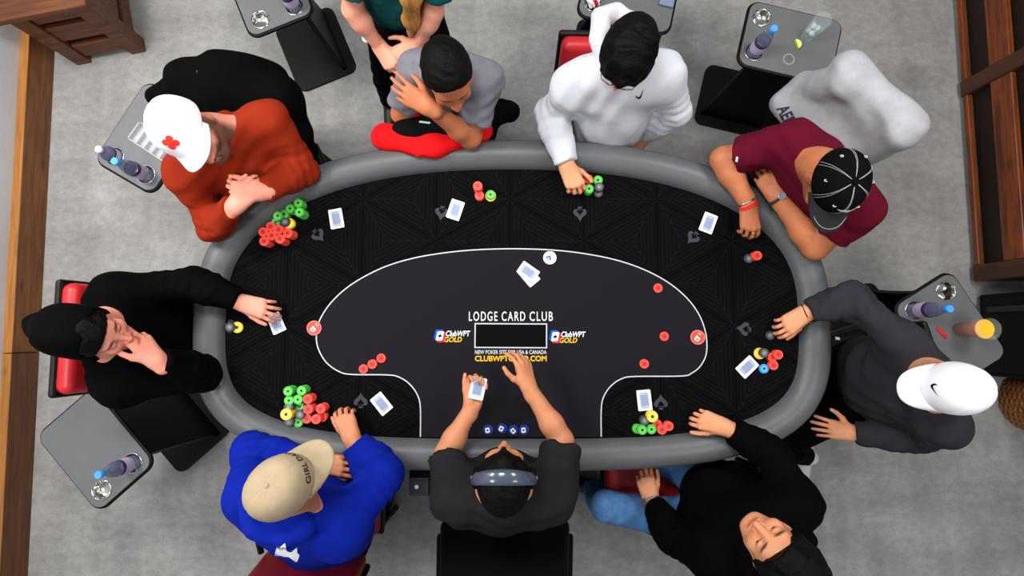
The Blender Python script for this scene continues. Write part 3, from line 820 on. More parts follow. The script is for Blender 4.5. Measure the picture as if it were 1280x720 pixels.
M_glass = mat('clear glass', rgb(214, 228, 230), 0.05, alpha=0.12)
M_ice = mat('ice', rgb(206, 224, 226), 0.25, alpha=0.6)
M_amber = mat('amber drink', rgb(206, 84, 4), 0.25)
M_foam = mat('pale golden foam', rgb(250, 190, 40), 0.5)
def tumbler(c, h, r0, r1, name, label):
    root = thing(name, label, 'glass', c); bm = bmesh.new()
    add_lathe(bm, [(r0 - 0.002, 0), (r0, 0.002), (r1, h), (r1 - 0.0025, h), (r0 - 0.0025, 0.01), (0.003, 0.009)], Matrix.Translation(c), 32); obj('glass_wall', bm, M_glass, root); return root
# glass of ice and the squeezed lime wedge, wet ring
x, y = onto_table(T_TR, W(1008, 46, TH)); c = on_table(T_TR, x, y, 0.0005)
g = tumbler(c, 0.14, 0.030, 0.038, 'ice_glass', 'clear tumbler of ice water on the upper right side table')
for k in range(5):
    a = k * 2.2; bm = bmesh.new(); add_box(bm, (0.02, 0.019, 0.018), Matrix.Translation(c + Vector((0.013 * math.cos(a), 0.013 * math.sin(a), 0.022 + 0.0145 * k))) @ Matrix.Rotation(a, 4, 'Z') @ Matrix.Rotation(0.5, 4, 'X'), 0.003, 2); obj('ice_cube', bm, M_ice, g)
x, y = onto_table(T_TR, W(994, 57, TH)); c = on_table(T_TR, x, y, 0.001)
lw = thing('lime_wedge', 'lime wedge lying on the grey side table beside the glass of ice', 'lime', c)
def wedge(bm, R, r_in, half, z0=0.0):
    n = 10; top = []
    for k in range(n + 1):
        a = math.pi * k / n; top.append((R * math.cos(a), R * math.sin(a)))
    add_prism(bm, top, z0, z0 + half, yaw_frame(c, -1.3))
bm = bmesh.new(); wedge(bm, 0.0225, 0, 0.016); obj('rind', bm, mat('lime rind', rgb(176, 200, 62), 0.4), lw)
bm = bmesh.new(); wedge(bm, 0.0195, 0, 0.0008, 0.0161); obj('pith', bm, mat('lime pith', rgb(236, 240, 178), 0.5), lw)
for k in range(4):
    bm = bmesh.new(); a0, a1 = math.pi * (k + 0.1) / 4, math.pi * (k + 0.9) / 4
    add_prism(bm, [(0.002 * math.cos((a0 + a1) / 2), 0.002 * math.sin((a0 + a1) / 2))] + [(0.0172 * math.cos(a), 0.0172 * math.sin(a)) for a in np.linspace(a0, a1, 4)], 0.0169, 0.0176, yaw_frame(c, -1.3)); obj('segment', bm, mat('lime flesh', rgb(222, 226, 110), 0.35), lw)
x, y = onto_table(T_TR, W(986, 74, TH)); c = on_table(T_TR, x, y, 0.0004)
bm = bmesh.new(); add_ring(bm, Matrix.Translation(c), 0.021, 0.027, 0); o = obj('water_ring', bm, mat('dried water ring', rgb(150, 152, 152), 0.25), None); tag(o, 'wet ring left by a glass on the upper right side table', 'water ring')
# amber drink
x, y = onto_table(T_R, W(1198, 411.5, TH)); c = on_table(T_R, x, y, 0.0005)
g = tumbler(c, 0.165, 0.033, 0.045, 'beer_glass', 'tall glass of amber drink on the right side table')
bm = bmesh.new(); add_lathe(bm, [(0.0298, 0.011), (0.0398, 0.125), (0.040, 0.13)], Matrix.Translation(c), 28); obj('drink', bm, M_amber, g)
bm = bmesh.new(); add_lathe(bm, [(0.0402, 0.13), (0.0405, 0.136)], Matrix.Translation(c), 28); obj('foam', bm, M_foam, g)
x, y = onto_table(T_R, W(1176, 415, TH)); c = on_table(T_R, x, y, 0.0004)
bm = bmesh.new(); add_box(bm, (0.05, 0.016, 0.004), yaw_frame(c + Vector((0, 0, 0.002)), -0.8), 0.001, 1)
add_box(bm, (0.012, 0.018, 0.006), yaw_frame(c + Vector((0.02, -0.02, 0.003)), -0.8), 0.001, 1); tag(obj('lighter', bm, mat('red plastic', rgb(206, 40, 44), 0.35)), 'red lighter lying by the amber drink', 'lighter')
# crumpled red and white napkin in a cup holder, blue-grey phone
c = on_table(T_TM, *CUP[0], -0.028); rnd = random.Random(3)
bm = bmesh.new(); r = bmesh.ops.create_icosphere(bm, subdivisions=4, radius=0.033)
for v in bm.verts:
    d = v.co.normalized(); k = 0.85 + 0.28 * math.sin(9 * d.x + 4 * d.z) * math.cos(7 * d.y - 3 * d.x) + 0.12 * math.sin(17 * d.y + 11 * d.z)
    v.co = Vector((d.x * 0.032 * k, d.y * 0.032 * k, 0.036 + d.z * 0.034 * k)) + c
for f in bm.faces:
    q = f.calc_center_median() - c
    f.material_index = 1 if abs(q.x * 0.8 + q.y * 0.35) < 0.009 else 0; f.smooth = True
tag(obj('crumpled_napkin', bm, [mat('white paper', rgb(240, 240, 240), 0.8), mat('red printed paper', rgb(190, 30, 48), 0.8)]), 'crumpled red and white napkin stuffed in a cup holder at the top', 'napkin')
x, y = onto_table(T_TM, W(833, 2, TH)); c = on_table(T_TM, x, y, 0.006)
ph = thing('phone', 'slate blue phone on the side table behind the white hoodie', 'phone', c)
bm = bmesh.new(); add_box(bm, (0.072, 0.13, 0.009), yaw_frame(c + Vector((0.01, 0.035, 0)), -0.25), 0.004, 2); obj('phone_case', bm, mat('slate blue rubber', rgb(84, 96, 124), 0.5), ph)
bm = bmesh.new(); add_box(bm, (0.066, 0.124, 0.001), yaw_frame(c + Vector((0.01, 0.035, 0.005)), -0.25)); obj('phone_screen', bm, mat('dim phone glass', rgb(120, 134, 160), 0.15), ph)
# clear chip rack on the left side table
M_clear = mat('clear acrylic', rgb(206, 210, 216), 0.2, alpha=0.55)
x, y = onto_table(T_L, W(196, 181, TH)); c = on_table(T_L, x, y, 0.001); F = yaw_frame(c, math.radians(60 - 93))
rk = thing('chip_rack', 'clear empty chip rack on the side table behind the orange sweater', 'chip rack', c)
bm = bmesh.new(); add_box(bm, (0.22, 0.085, 0.006), F @ Matrix.Translation((0, 0, 0.003))); obj('tray_base', bm, M_clear, rk)
for k in range(6):
    bm = bmesh.new(); add_box(bm, (0.005, 0.085, 0.022), F @ Matrix.Translation((-0.1075 + 0.043 * k, 0, 0.017))); obj('divider', bm, M_clear, rk)
for s in (-1, 1):
    bm = bmesh.new(); add_box(bm, (0.22, 0.005, 0.018), F @ Matrix.Translation((0, 0.045 * s, 0.009))); obj('end_wall', bm, M_clear, rk)
# ------------------------------------------------------------------ figures: implicit surfaces meshed with surface nets
f32 = np.float32
def vec(p): return np.array([p[0], p[1], p[2]], dtype=f32)
def unit(p):
    p = np.array(p, dtype=float); return p / max(np.linalg.norm(p), 1e-9)

class Prim:
    __slots__ = ('fn', 'lo', 'hi', 'k', 'mode')
    def __init__(s, fn, lo, hi, k=0.03, mode='add'): s.fn, s.lo, s.hi, s.k, s.mode = fn, np.array(lo, float), np.array(hi, float), k, mode

def d_cone(X, Y, Z, a, b, ra, rb, flat=None):
    ba = b - a; L2 = float(ba @ ba) + 1e-12
    px, py, pz = X - a[0], Y - a[1], Z - a[2]
    h = np.clip((px * ba[0] + py * ba[1] + pz * ba[2]) / L2, 0, 1)
    qx, qy, qz = px - ba[0] * h, py - ba[1] * h, pz - ba[2] * h
    d2 = qx * qx + qy * qy + qz * qz
    if flat is not None:
        n, s = flat
        c = qx * n[0] + qy * n[1] + qz * n[2]
        d2 = d2 + (s * s - 1) * c * c
    return np.sqrt(d2) - (ra + (rb - ra) * h)
def cone(a, b, ra, rb, k=0.03, flat=None, mode='add', cut=None):
    """tapered capsule; flat=(axis, factor>1) squashes it; cut=(point, dir) removes what lies beyond"""
    a, b = vec(a), vec(b)
    if flat is not None: flat = (unit(flat[0]).astype(f32), f32(flat[1]))
    R = max(ra, rb)
    if cut is not None: cp, cd = vec(cut[0]), unit(cut[1]).astype(f32)
    def fn(X, Y, Z):
        d = d_cone(X, Y, Z, a, b, f32(ra), f32(rb), flat)
        if cut is not None: d = np.maximum(d, (X - cp[0]) * cd[0] + (Y - cp[1]) * cd[1] + (Z - cp[2]) * cd[2])
        return d
    return Prim(fn, np.minimum(a, b) - R, np.maximum(a, b) + R, k, mode)
def ell(c, rad, axes=None, k=0.03, mode='add'):
    c = vec(c); ax = np.eye(3, dtype=f32) if axes is None else np.array([unit(a) for a in axes], dtype=f32)
    r = np.array(rad, dtype=f32); R = float(max(rad))
    def fn(X, Y, Z):
        px, py, pz = X - c[0], Y - c[1], Z - c[2]
        u = [(px * a[0] + py * a[1] + pz * a[2]) / q for a, q in zip(ax, r)]
        k0 = np.sqrt(u[0] ** 2 + u[1] ** 2 + u[2] ** 2) + 1e-6
        k1 = np.sqrt((u[0] / r[0]) ** 2 + (u[1] / r[1]) ** 2 + (u[2] / r[2]) ** 2) + 1e-6
        return k0 * (k0 - 1) / k1
    return Prim(fn, c - R, c + R, k, mode)
def group(prims, k, mode='add'):
    """hard union of several shapes, blended as one"""
    lo = np.min([p.lo for p in prims], axis=0); hi = np.max([p.hi for p in prims], axis=0)
    def fn(X, Y, Z):
        d = None
        for p in prims:
            e = p.fn(X, Y, Z); d = e if d is None else np.minimum(d, e)
        return d
    return Prim(fn, lo, hi, k, mode)
def custom(fn, lo, hi, k, mode='add'): return Prim(fn, lo, hi, k, mode)

def evaluate(prims, lo, hi, res, wrinkle=None):
    lo = np.array(lo, float); hi = np.array(hi, float)
    n = np.maximum(np.ceil((hi - lo) / res).astype(int) + 1, 4)
    xs, ys, zs = [(lo[i] + np.arange(n[i]) * res).astype(f32) for i in range(3)]
    D = np.full(n, 0.2, dtype=f32)
    for p in prims:
        m = p.k + 3 * res
        i0 = np.maximum(np.floor((p.lo - m - lo) / res).astype(int), 0); i1 = np.minimum(np.ceil((p.hi + m - lo) / res).astype(int) + 1, n)
        if np.any(i1 <= i0): continue
        sl = tuple(slice(a, b) for a, b in zip(i0, i1))
        e = p.fn(xs[sl[0]][:, None, None], ys[sl[1]][None, :, None], zs[sl[2]][None, None, :])
        v = D[sl]
        if p.mode == 'add':
            h = np.maximum(p.k - np.abs(v - e), 0) / max(p.k, 1e-6)
            D[sl] = np.minimum(v, e) - h * h * (p.k * 0.25)
        elif p.mode == 'sub':
            h = np.maximum(p.k - np.abs(v + e), 0) / max(p.k, 1e-6)
            D[sl] = np.maximum(v, -e) + h * h * (p.k * 0.25)
    if wrinkle is not None:
        I = np.nonzero(np.abs(D) < 0.03 + 2 * res)
        P = np.stack([xs[I[0]], ys[I[1]], zs[I[2]]], 1)
        D[I] += wrinkle(P)
    return D, lo, res

def folds(amp, seed=0, freq=26.0, axis=None):
    r = np.random.RandomState(seed)
    ds = [unit(r.normal(size=3)) for _ in range(6)]; ph = r.uniform(0, 6.28, 6)
    def fn(P):
        w1 = np.sin(P @ ds[0] * 11 + ph[0]) + np.sin(P @ ds[1] * 17 + ph[1])
        a = np.sin(P @ ds[2] * freq + 1.7 * w1 + ph[2]); b = np.sin(P @ ds[3] * freq * 1.5 + 1.3 * w1 + ph[3])
        m = 0.5 + 0.5 * np.sin(P @ ds[4] * 8 + ph[4])
        return (amp * (0.65 * a * m + 0.45 * b * (1 - m) + 0.25 * np.sin(P @ ds[5] * freq * 2.6 + 2 * w1))).astype(f32)
    return fn

def lumps(amp, freq, seed=0, n=14):
    r = np.random.RandomState(seed); ds = np.array([unit(r.normal(size=3)) for _ in range(n)]) * freq * r.uniform(.6, 1.6, n)[:, None]; ph = r.uniform(0, 6.28, n)
    def fn(P):
        a = np.zeros(len(P)); 
        for d, p in zip(ds, ph): a += np.sin(P @ d + p)
        return (amp * np.abs(a) / math.sqrt(n / 2) - amp * .8).astype(f32)
    return fn

_E = [(0, 1), (2, 3), (4, 5), (6, 7), (0, 2), (1, 3), (4, 6), (5, 7), (0, 4), (1, 5), (2, 6), (3, 7)]
_C = np.array([(i >> 2 & 1, i >> 1 & 1, i & 1) for i in range(8)])
def nets(D, lo, res, keep=None):
    s = D < 0
    c = np.zeros(tuple(np.array(D.shape) - 1), np.uint8)
    sh = c.shape
    for o in _C: c += s[o[0]:o[0] + sh[0], o[1]:o[1] + sh[1], o[2]:o[2] + sh[2]]
    act = (c > 0) & (c < 8)
    idx = np.argwhere(act)
    if len(idx) == 0: return np.zeros((0, 3)), np.zeros((0, 4), int)
    vid = np.full(sh, -1, np.int64); vid[act] = np.arange(len(idx))
    val = np.stack([D[idx[:, 0] + o[0], idx[:, 1] + o[1], idx[:, 2] + o[2]] for o in _C], 1)
    acc = np.zeros((len(idx), 3)); cnt = np.zeros(len(idx))
    for a, b in _E:
        va, vb = val[:, a], val[:, b]; m = (va < 0) != (vb < 0)
        t = np.where(m, va / np.where(m, va - vb, 1), 0)
        acc += m[:, None] * (_C[a] + (_C[b] - _C[a]) * t[:, None]); cnt += m
    V = (idx + acc / cnt[:, None]) * res + lo
    Q = []
    for ax in range(3):
        u, w = (ax + 1) % 3, (ax + 2) % 3
        s0 = [slice(None)] * 3; s1 = [slice(None)] * 3
        s0[ax] = slice(0, -1); s1[ax] = slice(1, None)
        for q in (u, w): s0[q] = slice(1, -1); s1[q] = slice(1, -1)
        a, b = s[tuple(s0)], s[tuple(s1)]
        e = np.argwhere(a != b)
        if len(e) == 0: continue
        ins = a[e[:, 0], e[:, 1], e[:, 2]]
        e = e.copy(); e[:, u] += 1; e[:, w] += 1
        def cell(du, dw):
            q = e.copy(); q[:, u] += du; q[:, w] += dw
            return vid[q[:, 0], q[:, 1], q[:, 2]]
        q = np.stack([cell(-1, -1), cell(0, -1), cell(0, 0), cell(-1, 0)], 1)
        q[~ins] = q[~ins][:, ::-1]
        Q.append(q)
    Q = np.concatenate(Q); Q = Q[(Q >= 0).all(1)]
    if keep is not None:
        k = keep(V[Q].mean(1)); Q = Q[k]
    used = np.unique(Q); mp = np.full(len(V), -1, np.int64); mp[used] = np.arange(len(used))
    return V[used], mp[Q]

def np_mesh(name, V, Q, mats, parent=None, color=None):
    me = bpy.data.meshes.new(name); n, m = len(V), len(Q)
    me.vertices.add(n); me.vertices.foreach_set('co', np.ascontiguousarray(V, dtype=f32).ravel())
    me.loops.add(m * 4); me.loops.foreach_set('vertex_index', np.ascontiguousarray(Q, dtype=np.int32).ravel())
    me.polygons.add(m); me.polygons.foreach_set('loop_start', np.arange(0, m * 4, 4, dtype=np.int32))
    me.polygons.foreach_set('use_smooth', np.ones(m, dtype=bool))
    me.update(calc_edges=True)
    if color is not None:
        a = me.color_attributes.new('Col', 'FLOAT_COLOR', 'POINT')
        a.data.foreach_set('color', np.concatenate([color, np.ones((n, 1))], 1).astype(f32).ravel())
    return link(name, me, parent, mats)
def bounds(prims, pad): return np.min([p.lo for p in prims if p.mode == 'add'], axis=0) - pad, np.max([p.hi for p in prims if p.mode == 'add'], axis=0) + pad
def sdf_obj(name, prims, res, mats, parent, wrinkle=None, color=None, keep=None):
    lo, hi = bounds(prims, 0.03)
    V, Q = nets(*evaluate(prims, lo, hi, res, wrinkle), keep=keep)
    return np_mesh(name, V, Q, mats, parent, color(V) if color else None)
def sdf_multi(name, prims, boxes, res_c, mats, parent, color=None):
    """coarse everywhere, finer inside the boxes (lo, hi, res)"""
    lo, hi = bounds(prims, 0.03); Vs, Qs, off = [], [], 0
    def inbox(P, b, sh): return ((P > b[0] + sh) & (P < b[1] - sh)).all(1)
    jobs = [(lo, hi, res_c, None)] + [(np.array(b[0]) - 3 * b[2], np.array(b[1]) + 3 * b[2], b[2], i) for i, b in enumerate(boxes)]
    for l, h, r, i in jobs:
        def keep(P, i=i):
            k = np.ones(len(P), bool) if i is None else inbox(P, boxes[i], 0)
            for j, b in enumerate(boxes):
                if i is None: k &= ~inbox(P, b, 1.2 * res_c)
                elif j < i: k &= ~inbox(P, b, 1.5 * b[2])
            return k
        V, Q = nets(*evaluate(prims, l, h, r), keep=keep)
        Vs.append(V); Qs.append(Q + off); off += len(V)
    V, Q = np.concatenate(Vs), np.concatenate(Qs)
    return np_mesh(name, V, Q, mats, parent, color(V) if color else None)
# ------------------------------------------------------------------ people
def hv(img, dz=0.0):                                       # image direction (x right, y down) -> world direction
    v = np.array([img[0], -img[1], 0.0]); v = v / np.linalg.norm(v); v[2] = dz; return unit(v)
class Head:
    def __init__(s, c, f, pitch=0.0, roll=0.0, scale=1.0):
        f = unit((f[0], f[1], 0)); up = np.array([0, 0, 1.0]); p = math.radians(pitch)
        s.f = unit(f * math.cos(p) + up * math.sin(p)); s.u = unit(up * math.cos(p) - f * math.sin(p)); s.r = np.cross(s.f, s.u)
        if roll:
            a = math.radians(roll); s.u, s.r = unit(s.u * math.cos(a) + s.r * math.sin(a)), unit(s.r * math.cos(a) - s.u * math.sin(a))
        s.c = np.array(c, float); s.s = scale
    def w(s, x, y, z): return s.c + (s.r * x + s.f * y + s.u * z) * s.s
    def local(s, P): q = (P - s.c) / s.s; return q @ s.r, q @ s.f, q @ s.u
    def lx(s, X, Y, Z):
        px, py, pz = X - f32(s.c[0]), Y - f32(s.c[1]), Z - f32(s.c[2]); o = []
        for a in (s.r, s.f, s.u): o.append((px * f32(a[0]) + py * f32(a[1]) + pz * f32(a[2])) / f32(s.s))
        return o
    def M(s): return Matrix(((s.r[0] * s.s, s.f[0] * s.s, s.u[0] * s.s, s.c[0]), (s.r[1] * s.s, s.f[1] * s.s, s.u[1] * s.s, s.c[1]), (s.r[2] * s.s, s.f[2] * s.s, s.u[2] * s.s, s.c[2]), (0, 0, 0, 1)))
    def ax(s): return (s.r, s.f, s.u)

def head_prims(H, beard=0.0):
    w, ax, S = H.w, H.ax(), H.s
    E = lambda c, r, k=0.02, m='add': ell(w(*c), [q * S for q in r], ax, k * S, m)
    Cn = lambda a, b, ra, rb, k=0.012, m='add': cone(w(*a), w(*b), ra * S, rb * S, k * S, None, m)
    P = [E((0, -.012, .035), (.075, .097, .086)), E((0, .028, -.03), (.062, .068, .075), .04), E((0, .066, -.088), (.026, .022, .02), .03),
         Cn((-.05, .0, -.065), (-.02, .062, -.092), .018, .016, .03), Cn((.05, .0, -.065), (.02, .062, -.092), .018, .016, .03),
         Cn((-.034, .068, .022), (.034, .068, .022), .0165, .0165, .02), E((-.042, .066, -.03), (.022, .018, .02), .02), E((.042, .066, -.03), (.022, .018, .02), .02)]
    for q in (-1, 1): P.append(E((q * .031, .098, -.001), (.017, .017, .011), .012, 'sub'))
    for q in (-1, 1): P.append(E((q * .031, .079, -.001), (.0145, .0125, .0115), .004))
    for q in (-1, 1): P.append(Cn((q * .021, .0918, -.0045), (q * .041, .0885, -.0045), .0028, .0024, .002, 'sub'))
    P += [Cn((0, .088, .008), (0, .112, -.032), .0075, .0115, .012), E((-.013, .1, -.037), (.0085, .01, .0075), .008), E((.013, .1, -.037), (.0085, .01, .0075), .008),
          Cn((-.02, .087, -.062), (0, .094, -.0595), .0055, .007, .006), Cn((.02, .087, -.062), (0, .094, -.0595), .0055, .007, .006),
          Cn((-.018, .085, -.071), (.018, .085, -.071), .007, .007, .006), Cn((-.024, .096, -.0655), (.024, .096, -.0655), .0022, .0022, .003, 'sub')]
    for q in (-1, 1):
        P.append(E((q * .077, -.012, -.012), (.010, .02, .032), .012)); P.append(E((q * .087, -.004, -.008), (.006, .010, .018), .006, 'sub'))
    return P
def skin_colors(H, base, hair=(0.02, 0.015, 0.012), beard=0.0, brows=1.0, stubble_low=-.045):
    base = np.array(base[:3]); hair = np.array(hair)
    def fn(V):
        x, y, z = H.local(V); C = np.repeat(base[None], len(V), 0)
        near = (np.abs(x) < .1) & (np.abs(y) < .13) & (np.abs(z) < .14)
        def mix(m, c, a):
            m = (np.clip(m, 0, 1) * near * a)[:, None]; C[:] = C * (1 - m) + np.array(c) * m
        g = lambda t, lo, hi: np.clip((t - lo) / (hi - lo), 0, 1)
        mix(1 - g(np.hypot(x / .03, (z + .025) / .03) , .5, 1.6), base * np.array([1.04, .86, .82]), .5 * (y > .03).astype(float))
        mix((1 - g(np.hypot(x / .025, (z + .0655) / .011), .75, 1.1)) * (y > .07), base * np.array([.85, .55, .52]), .85)
        mix((1 - g(np.abs(z + .0655), .001, .003)) * (np.abs(x) < .022) * (y > .07), base * np.array([.3, .15, .14]), .8)
        for q in (-1, 1):
            mix((1 - g(np.hypot((x - q * .032) / .021, (z - .0235 + np.abs(x - q * .028) * .12) / .0055), .7, 1.15)) * (y > .05), hair, .9 * brows)
            mix((1 - g(np.hypot((x - q * .031) / .0145, (z + .004) / .0026), .7, 1.2)) * (y > .05), (0.015, 0.01, 0.01), .9)
            mix((1 - g(np.hypot((x - q * .079) / .02, (y + .012) / .02, ) , .6, 1.2)) * (np.abs(x) > .075) * (np.abs(z + .012) < .035), base * np.array([1.0, .72, .66]), .5)
        if beard > 0:
            jaw = g(-z, .012, .036) * g(y, -.03, .0) * (1 - (np.hypot(x / .017, (z + .066) / .008) < 1)) * (1 - (1 - g(np.hypot(x / .047, (z + .022) / .028), .9, 1.1)) * (z > -.05))
            side = (np.abs(x) > .05) * g(y, -.02, .0) * (1 - g(y, .02, .05)) * (z < .025)
            mix(np.maximum(jaw, side), hair, beard)
        return C
    return fn

def hand_prims(w, d, b, right, curl=(20, 25, 30, 35), spread=6, thumb=(0.75, 0.15), scale=1.0, bend=0.9, lift=None):
    """w wrist, d towards the knuckles, b out of the back of the hand; curl per finger (index first); thumb (out, under)"""
    d = unit(d); b = np.array(b, float); b = unit(b - d * (b @ d)); s = np.cross(b, d) * (1 if right else -1); w = np.array(w, float)
    S = scale; P = []
    pt = lambda x, y, z: w + (s * x + d * y + b * z) * S
    mcp = [pt(.030, .092, .002), pt(.010, .097, .005), pt(-.011, .093, .003), pt(-.030, .083, -.002)]
    P.append(cone(pt(0, -.03, 0), pt(0, .012, 0), .027 * S, .027 * S, .02, (b, 1.35)))
    for (x0, m) in zip((.016, .006, -.006, -.016), mcp): P.append(cone(pt(x0, .005, 0), m, .0165 * S, .0115 * S, .014))
    P.append(cone(pt(.012, .03, -.010), pt(.022, .078, -.008), .014 * S, .011 * S, .014)); P.append(cone(pt(-.02, .02, -.009), pt(-.026, .07, -.009), .013 * S, .010 * S, .014))
    F = []
    for i, (m, L, r) in enumerate(zip(mcp, (.073, .080, .075, .059), (.0092, .0095, .009, .008))):
        a = math.radians(spread * (1.5 - i)); p = m; c = math.radians(curl[i]); ang = 0
        fd = d * math.cos(a) + s * math.sin(a); rr = r * S
        for q, (fr, mul) in enumerate(((.45, .75), (.31, 1.1), (.24, .8))):
            ang += c * mul * (bend if q else 1)
            nd = fd * math.cos(ang) - b * math.sin(ang); e = p + nd * L * fr * S
            F.append(cone(p, e, rr, rr * .9, .002)); p = e; rr *= .9
    P.append(group(F, .006))
    out, und = thumb
    td = unit(d * (1 - out * .45) + s * out - b * und)
    t0 = pt(.018, .02, -.006); t1 = t0 + td * .045 * S; td2 = unit(td + d * .35 - s * .1); t2 = t1 + td2 * .034 * S; td3 = unit(td2 + d * .35 - s * .15); t3 = t2 + td3 * .026 * S
    P.append(cone(t0, t1, .0155 * S, .0115 * S, .014)); P.append(group([cone(t1, t2, .0112 * S, .0100 * S, .002), cone(t2, t3, .0100 * S, .0078 * S, .002)], .006))
    tip = [p.hi for p in P]; lo = np.min([p.lo for p in P], axis=0); hi = np.max([p.hi for p in P], axis=0)
    return P, (lo - .004, hi + .004)

SKIN = {}
def skin_mat(key, c):
    if key not in SKIN:
        m = mat('skin ' + key, c, 0.5, spec=0.35, vcol=True, vary=0.05, vscale=40, bump=0.06, bscale=300)
        m.node_tree.nodes['Principled BSDF'].inputs['Subsurface Weight'].default_value = 0.0
        SKIN[key] = (m, c)
    return SKIN[key]
def cloth(name, c, bump=0.22, bs=90, rough=0.85, vary=0.05): return mat(name, c, rough, spec=0.12 if max(c[:3]) > .01 else 0.03, vary=vary, vscale=25, bump=bump * 0.3, bscale=bs, sheen=0.0)
M_eye = mat('eye white', rgb(228, 222, 216), 0.2); M_iris = mat('dark iris', rgb(40, 26, 18), 0.15)
M_shoe = mat('black shoe leather', rgb(26, 26, 28), 0.5); M_shoew = mat('white shoe', rgb(225, 226, 228), 0.6)

def person(label, S):
    skin, sc = skin_mat(*S['skin'])
    sh = [np.array(W(*p)) for p in S['sh']]; el = [np.array(W(*p)) for p in S['el']]; wr = [np.array(W(*p)) for p in S['wr']]   # right, left
    f = hv(S['f']); mid_s = (sh[0] + sh[1]) / 2
    pel = np.array(W(*S['pelvis'])) if 'pelvis' in S else mid_s - f * S.get('lean', .2)
    pel = np.array([pel[0], pel[1], S.get('pz', .56)])
    up = unit(mid_s - pel); lr = unit(sh[1] - sh[0]); fr = unit(np.cross(lr, up) * -1)
    if fr @ f < 0: fr = -fr
    side = np.cross(up, fr); 
    if side @ (sh[1] - sh[0]) < 0: side = -side
    tax = (side, fr, up); bulk = S.get('bulk', 1.0); D = float(np.linalg.norm(mid_s - pel))
    base = Vector((float(pel[0]), float(pel[1]), 0.0))
    root = thing('person', label, 'person', base)
    hc = np.array(W(*S['head'])); H = Head(hc, hv(S['hf']), S.get('pitch', -15), S.get('roll', 0), S.get('hscale', 1.0))
    hb_ = H.w(0, -.035, -.075); nb = mid_s + up * .03 + (hb_ - mid_s - up * .03) * S.get('neck', .9 if S.get('sleeve') != 'short' else .8); nd = unit(hb_ - nb)
    hw = float(np.linalg.norm(sh[1] - sh[0])) / 2
    at = lambda x, y, z: pel + side * x + fr * y + up * z
    # ---- the body: one continuous skin from head to fingertips
    body = head_prims(H)
    body += [cone(H.w(0, -.03, -.05), nb, .053, .056, .03), cone(nb, mid_s, .056, .06, .04), cone(nb, at(0, 0, D * .6), .07, .1, .05, (fr, 1.3)), cone(at(0, 0, D * .6), at(0, 0, .02), .115, .12, .06, (fr, 1.35))]
    short = S.get('sleeve', 'long') == 'short'
    boxes = [(H.c - .155 * H.s, H.c + .155 * H.s, .0042)]; hands = S['hands']; hb = []
    for q in (0, 1):
        ar = S.get('arm', 1.0)
        body.append(cone(nb - up * .02, sh[q], .05, .052, .05)); body.append(cone(sh[q], el[q], .05 * ar, .043 * ar, .03))
        foreb = el[q] + (wr[q] - el[q]) * .3
        body.append(cone(el[q], foreb, .041 * ar, .043 * ar, .03)); body.append(cone(foreb, wr[q], .043 * ar, .028 * ar, .03))
        hd = dict(hands[q])
        P, bx = hand_prims(wr[q], hd.pop('d') if 'd' in hd else wr[q] - el[q], hd.pop('b', (0, 0, 1)), q == 0, **hd)
        body += P; hb.append(bx); boxes.append((np.array(bx[0]), np.array(bx[1]), .0036))
        if short:
            lo = np.minimum(el[q], wr[q]) - .06; hi = np.maximum(el[q], wr[q]) + .06
            boxes.append((np.minimum(lo, sh[q] * .5 + el[q] * .5 - .06), np.maximum(hi, sh[q] * .5 + el[q] * .5 + .06), .0065))
    bcol = skin_colors(H, sc, S.get('hair_c', (0.012, 0.010, 0.009)), S.get('beard', 0), S.get('brows', 1.0))
    bo = sdf_multi('body', body, boxes, .011, skin, root, bcol)
    # ---- eyes
    for q in (-1, 1):
        bm = bmesh.new(); bmesh.ops.create_uvsphere(bm, u_segments=14, v_segments=10, radius=.0118 * H.s)
        bmesh.ops.transform(bm, matrix=Matrix.Rotation(-math.pi / 2, 4, 'X'), verts=bm.verts)
        for fc in bm.faces:
            fc.smooth = True
            if fc.calc_center_median().normalized().y > .86: fc.material_index = 1
        R3 = H.M().to_3x3() * (1 / H.s)
        bmesh.ops.transform(bm, matrix=Matrix.Translation(Vector(H.w(q * .031, .0772, -.004))) @ R3.to_4x4(), verts=bm.verts)
        obj('eye', bm, [M_eye, M_iris], root)
    # ---- upper garment
    t = S.get('thick', .014); gm = S['top_mat']; G = []
    G += [ell(at(0, .005 + S.get('chest', 0), D * .64), (.152 * bulk + t, .108 * bulk + t, .15 + t), tax, .06), ell(at(0, .015 * bulk + S.get('chest', 0), D * .38), (.15 * bulk + t, .122 * bulk + t, .17 + t), tax, .07),
          ell(at(0, .0, .07), (.165 * bulk + t, .135 * bulk + t, .115 + t), tax, .06)]
    G.append(cone(sh[0] + side * .03, sh[1] - side * .03, .054 * bulk + t, .054 * bulk + t, .06))
    for q in (0, 1):
        G.append(cone(nb - nd * .05 - fr * .01, sh[q], .052 + t, .046 + t, .06))
        if short:
            fs = S.get('sleeve_t', (.72, .72))[q]; e = sh[q] + (el[q] - sh[q]) * fs
            G.append(cone(sh[q], e + (el[q] - sh[q]) * .1, .052 * bulk + t, .056 + t * 1.4, .05, None, 'add', (e, el[q] - sh[q])))
        else:
            sb = S.get('sleeve_r', 1.0); cuff = S.get('cuff', 0.0); ce = wr[q] - unit(wr[q] - el[q]) * (.012 + cuff)
            m1 = el[q] + (wr[q] - el[q]) * .35
            G.append(cone(sh[q], el[q], (.050 + t) * sb, (.045 + t) * sb, .055)); G.append(cone(el[q], m1, (.046 + t) * sb, (.047 + t) * sb, .03))
            G.append(cone(m1, wr[q] + unit(wr[q] - el[q]) * .03, (.047 + t) * sb, .031 + t * .7, .02, None, 'add', (ce, wr[q] - el[q])))
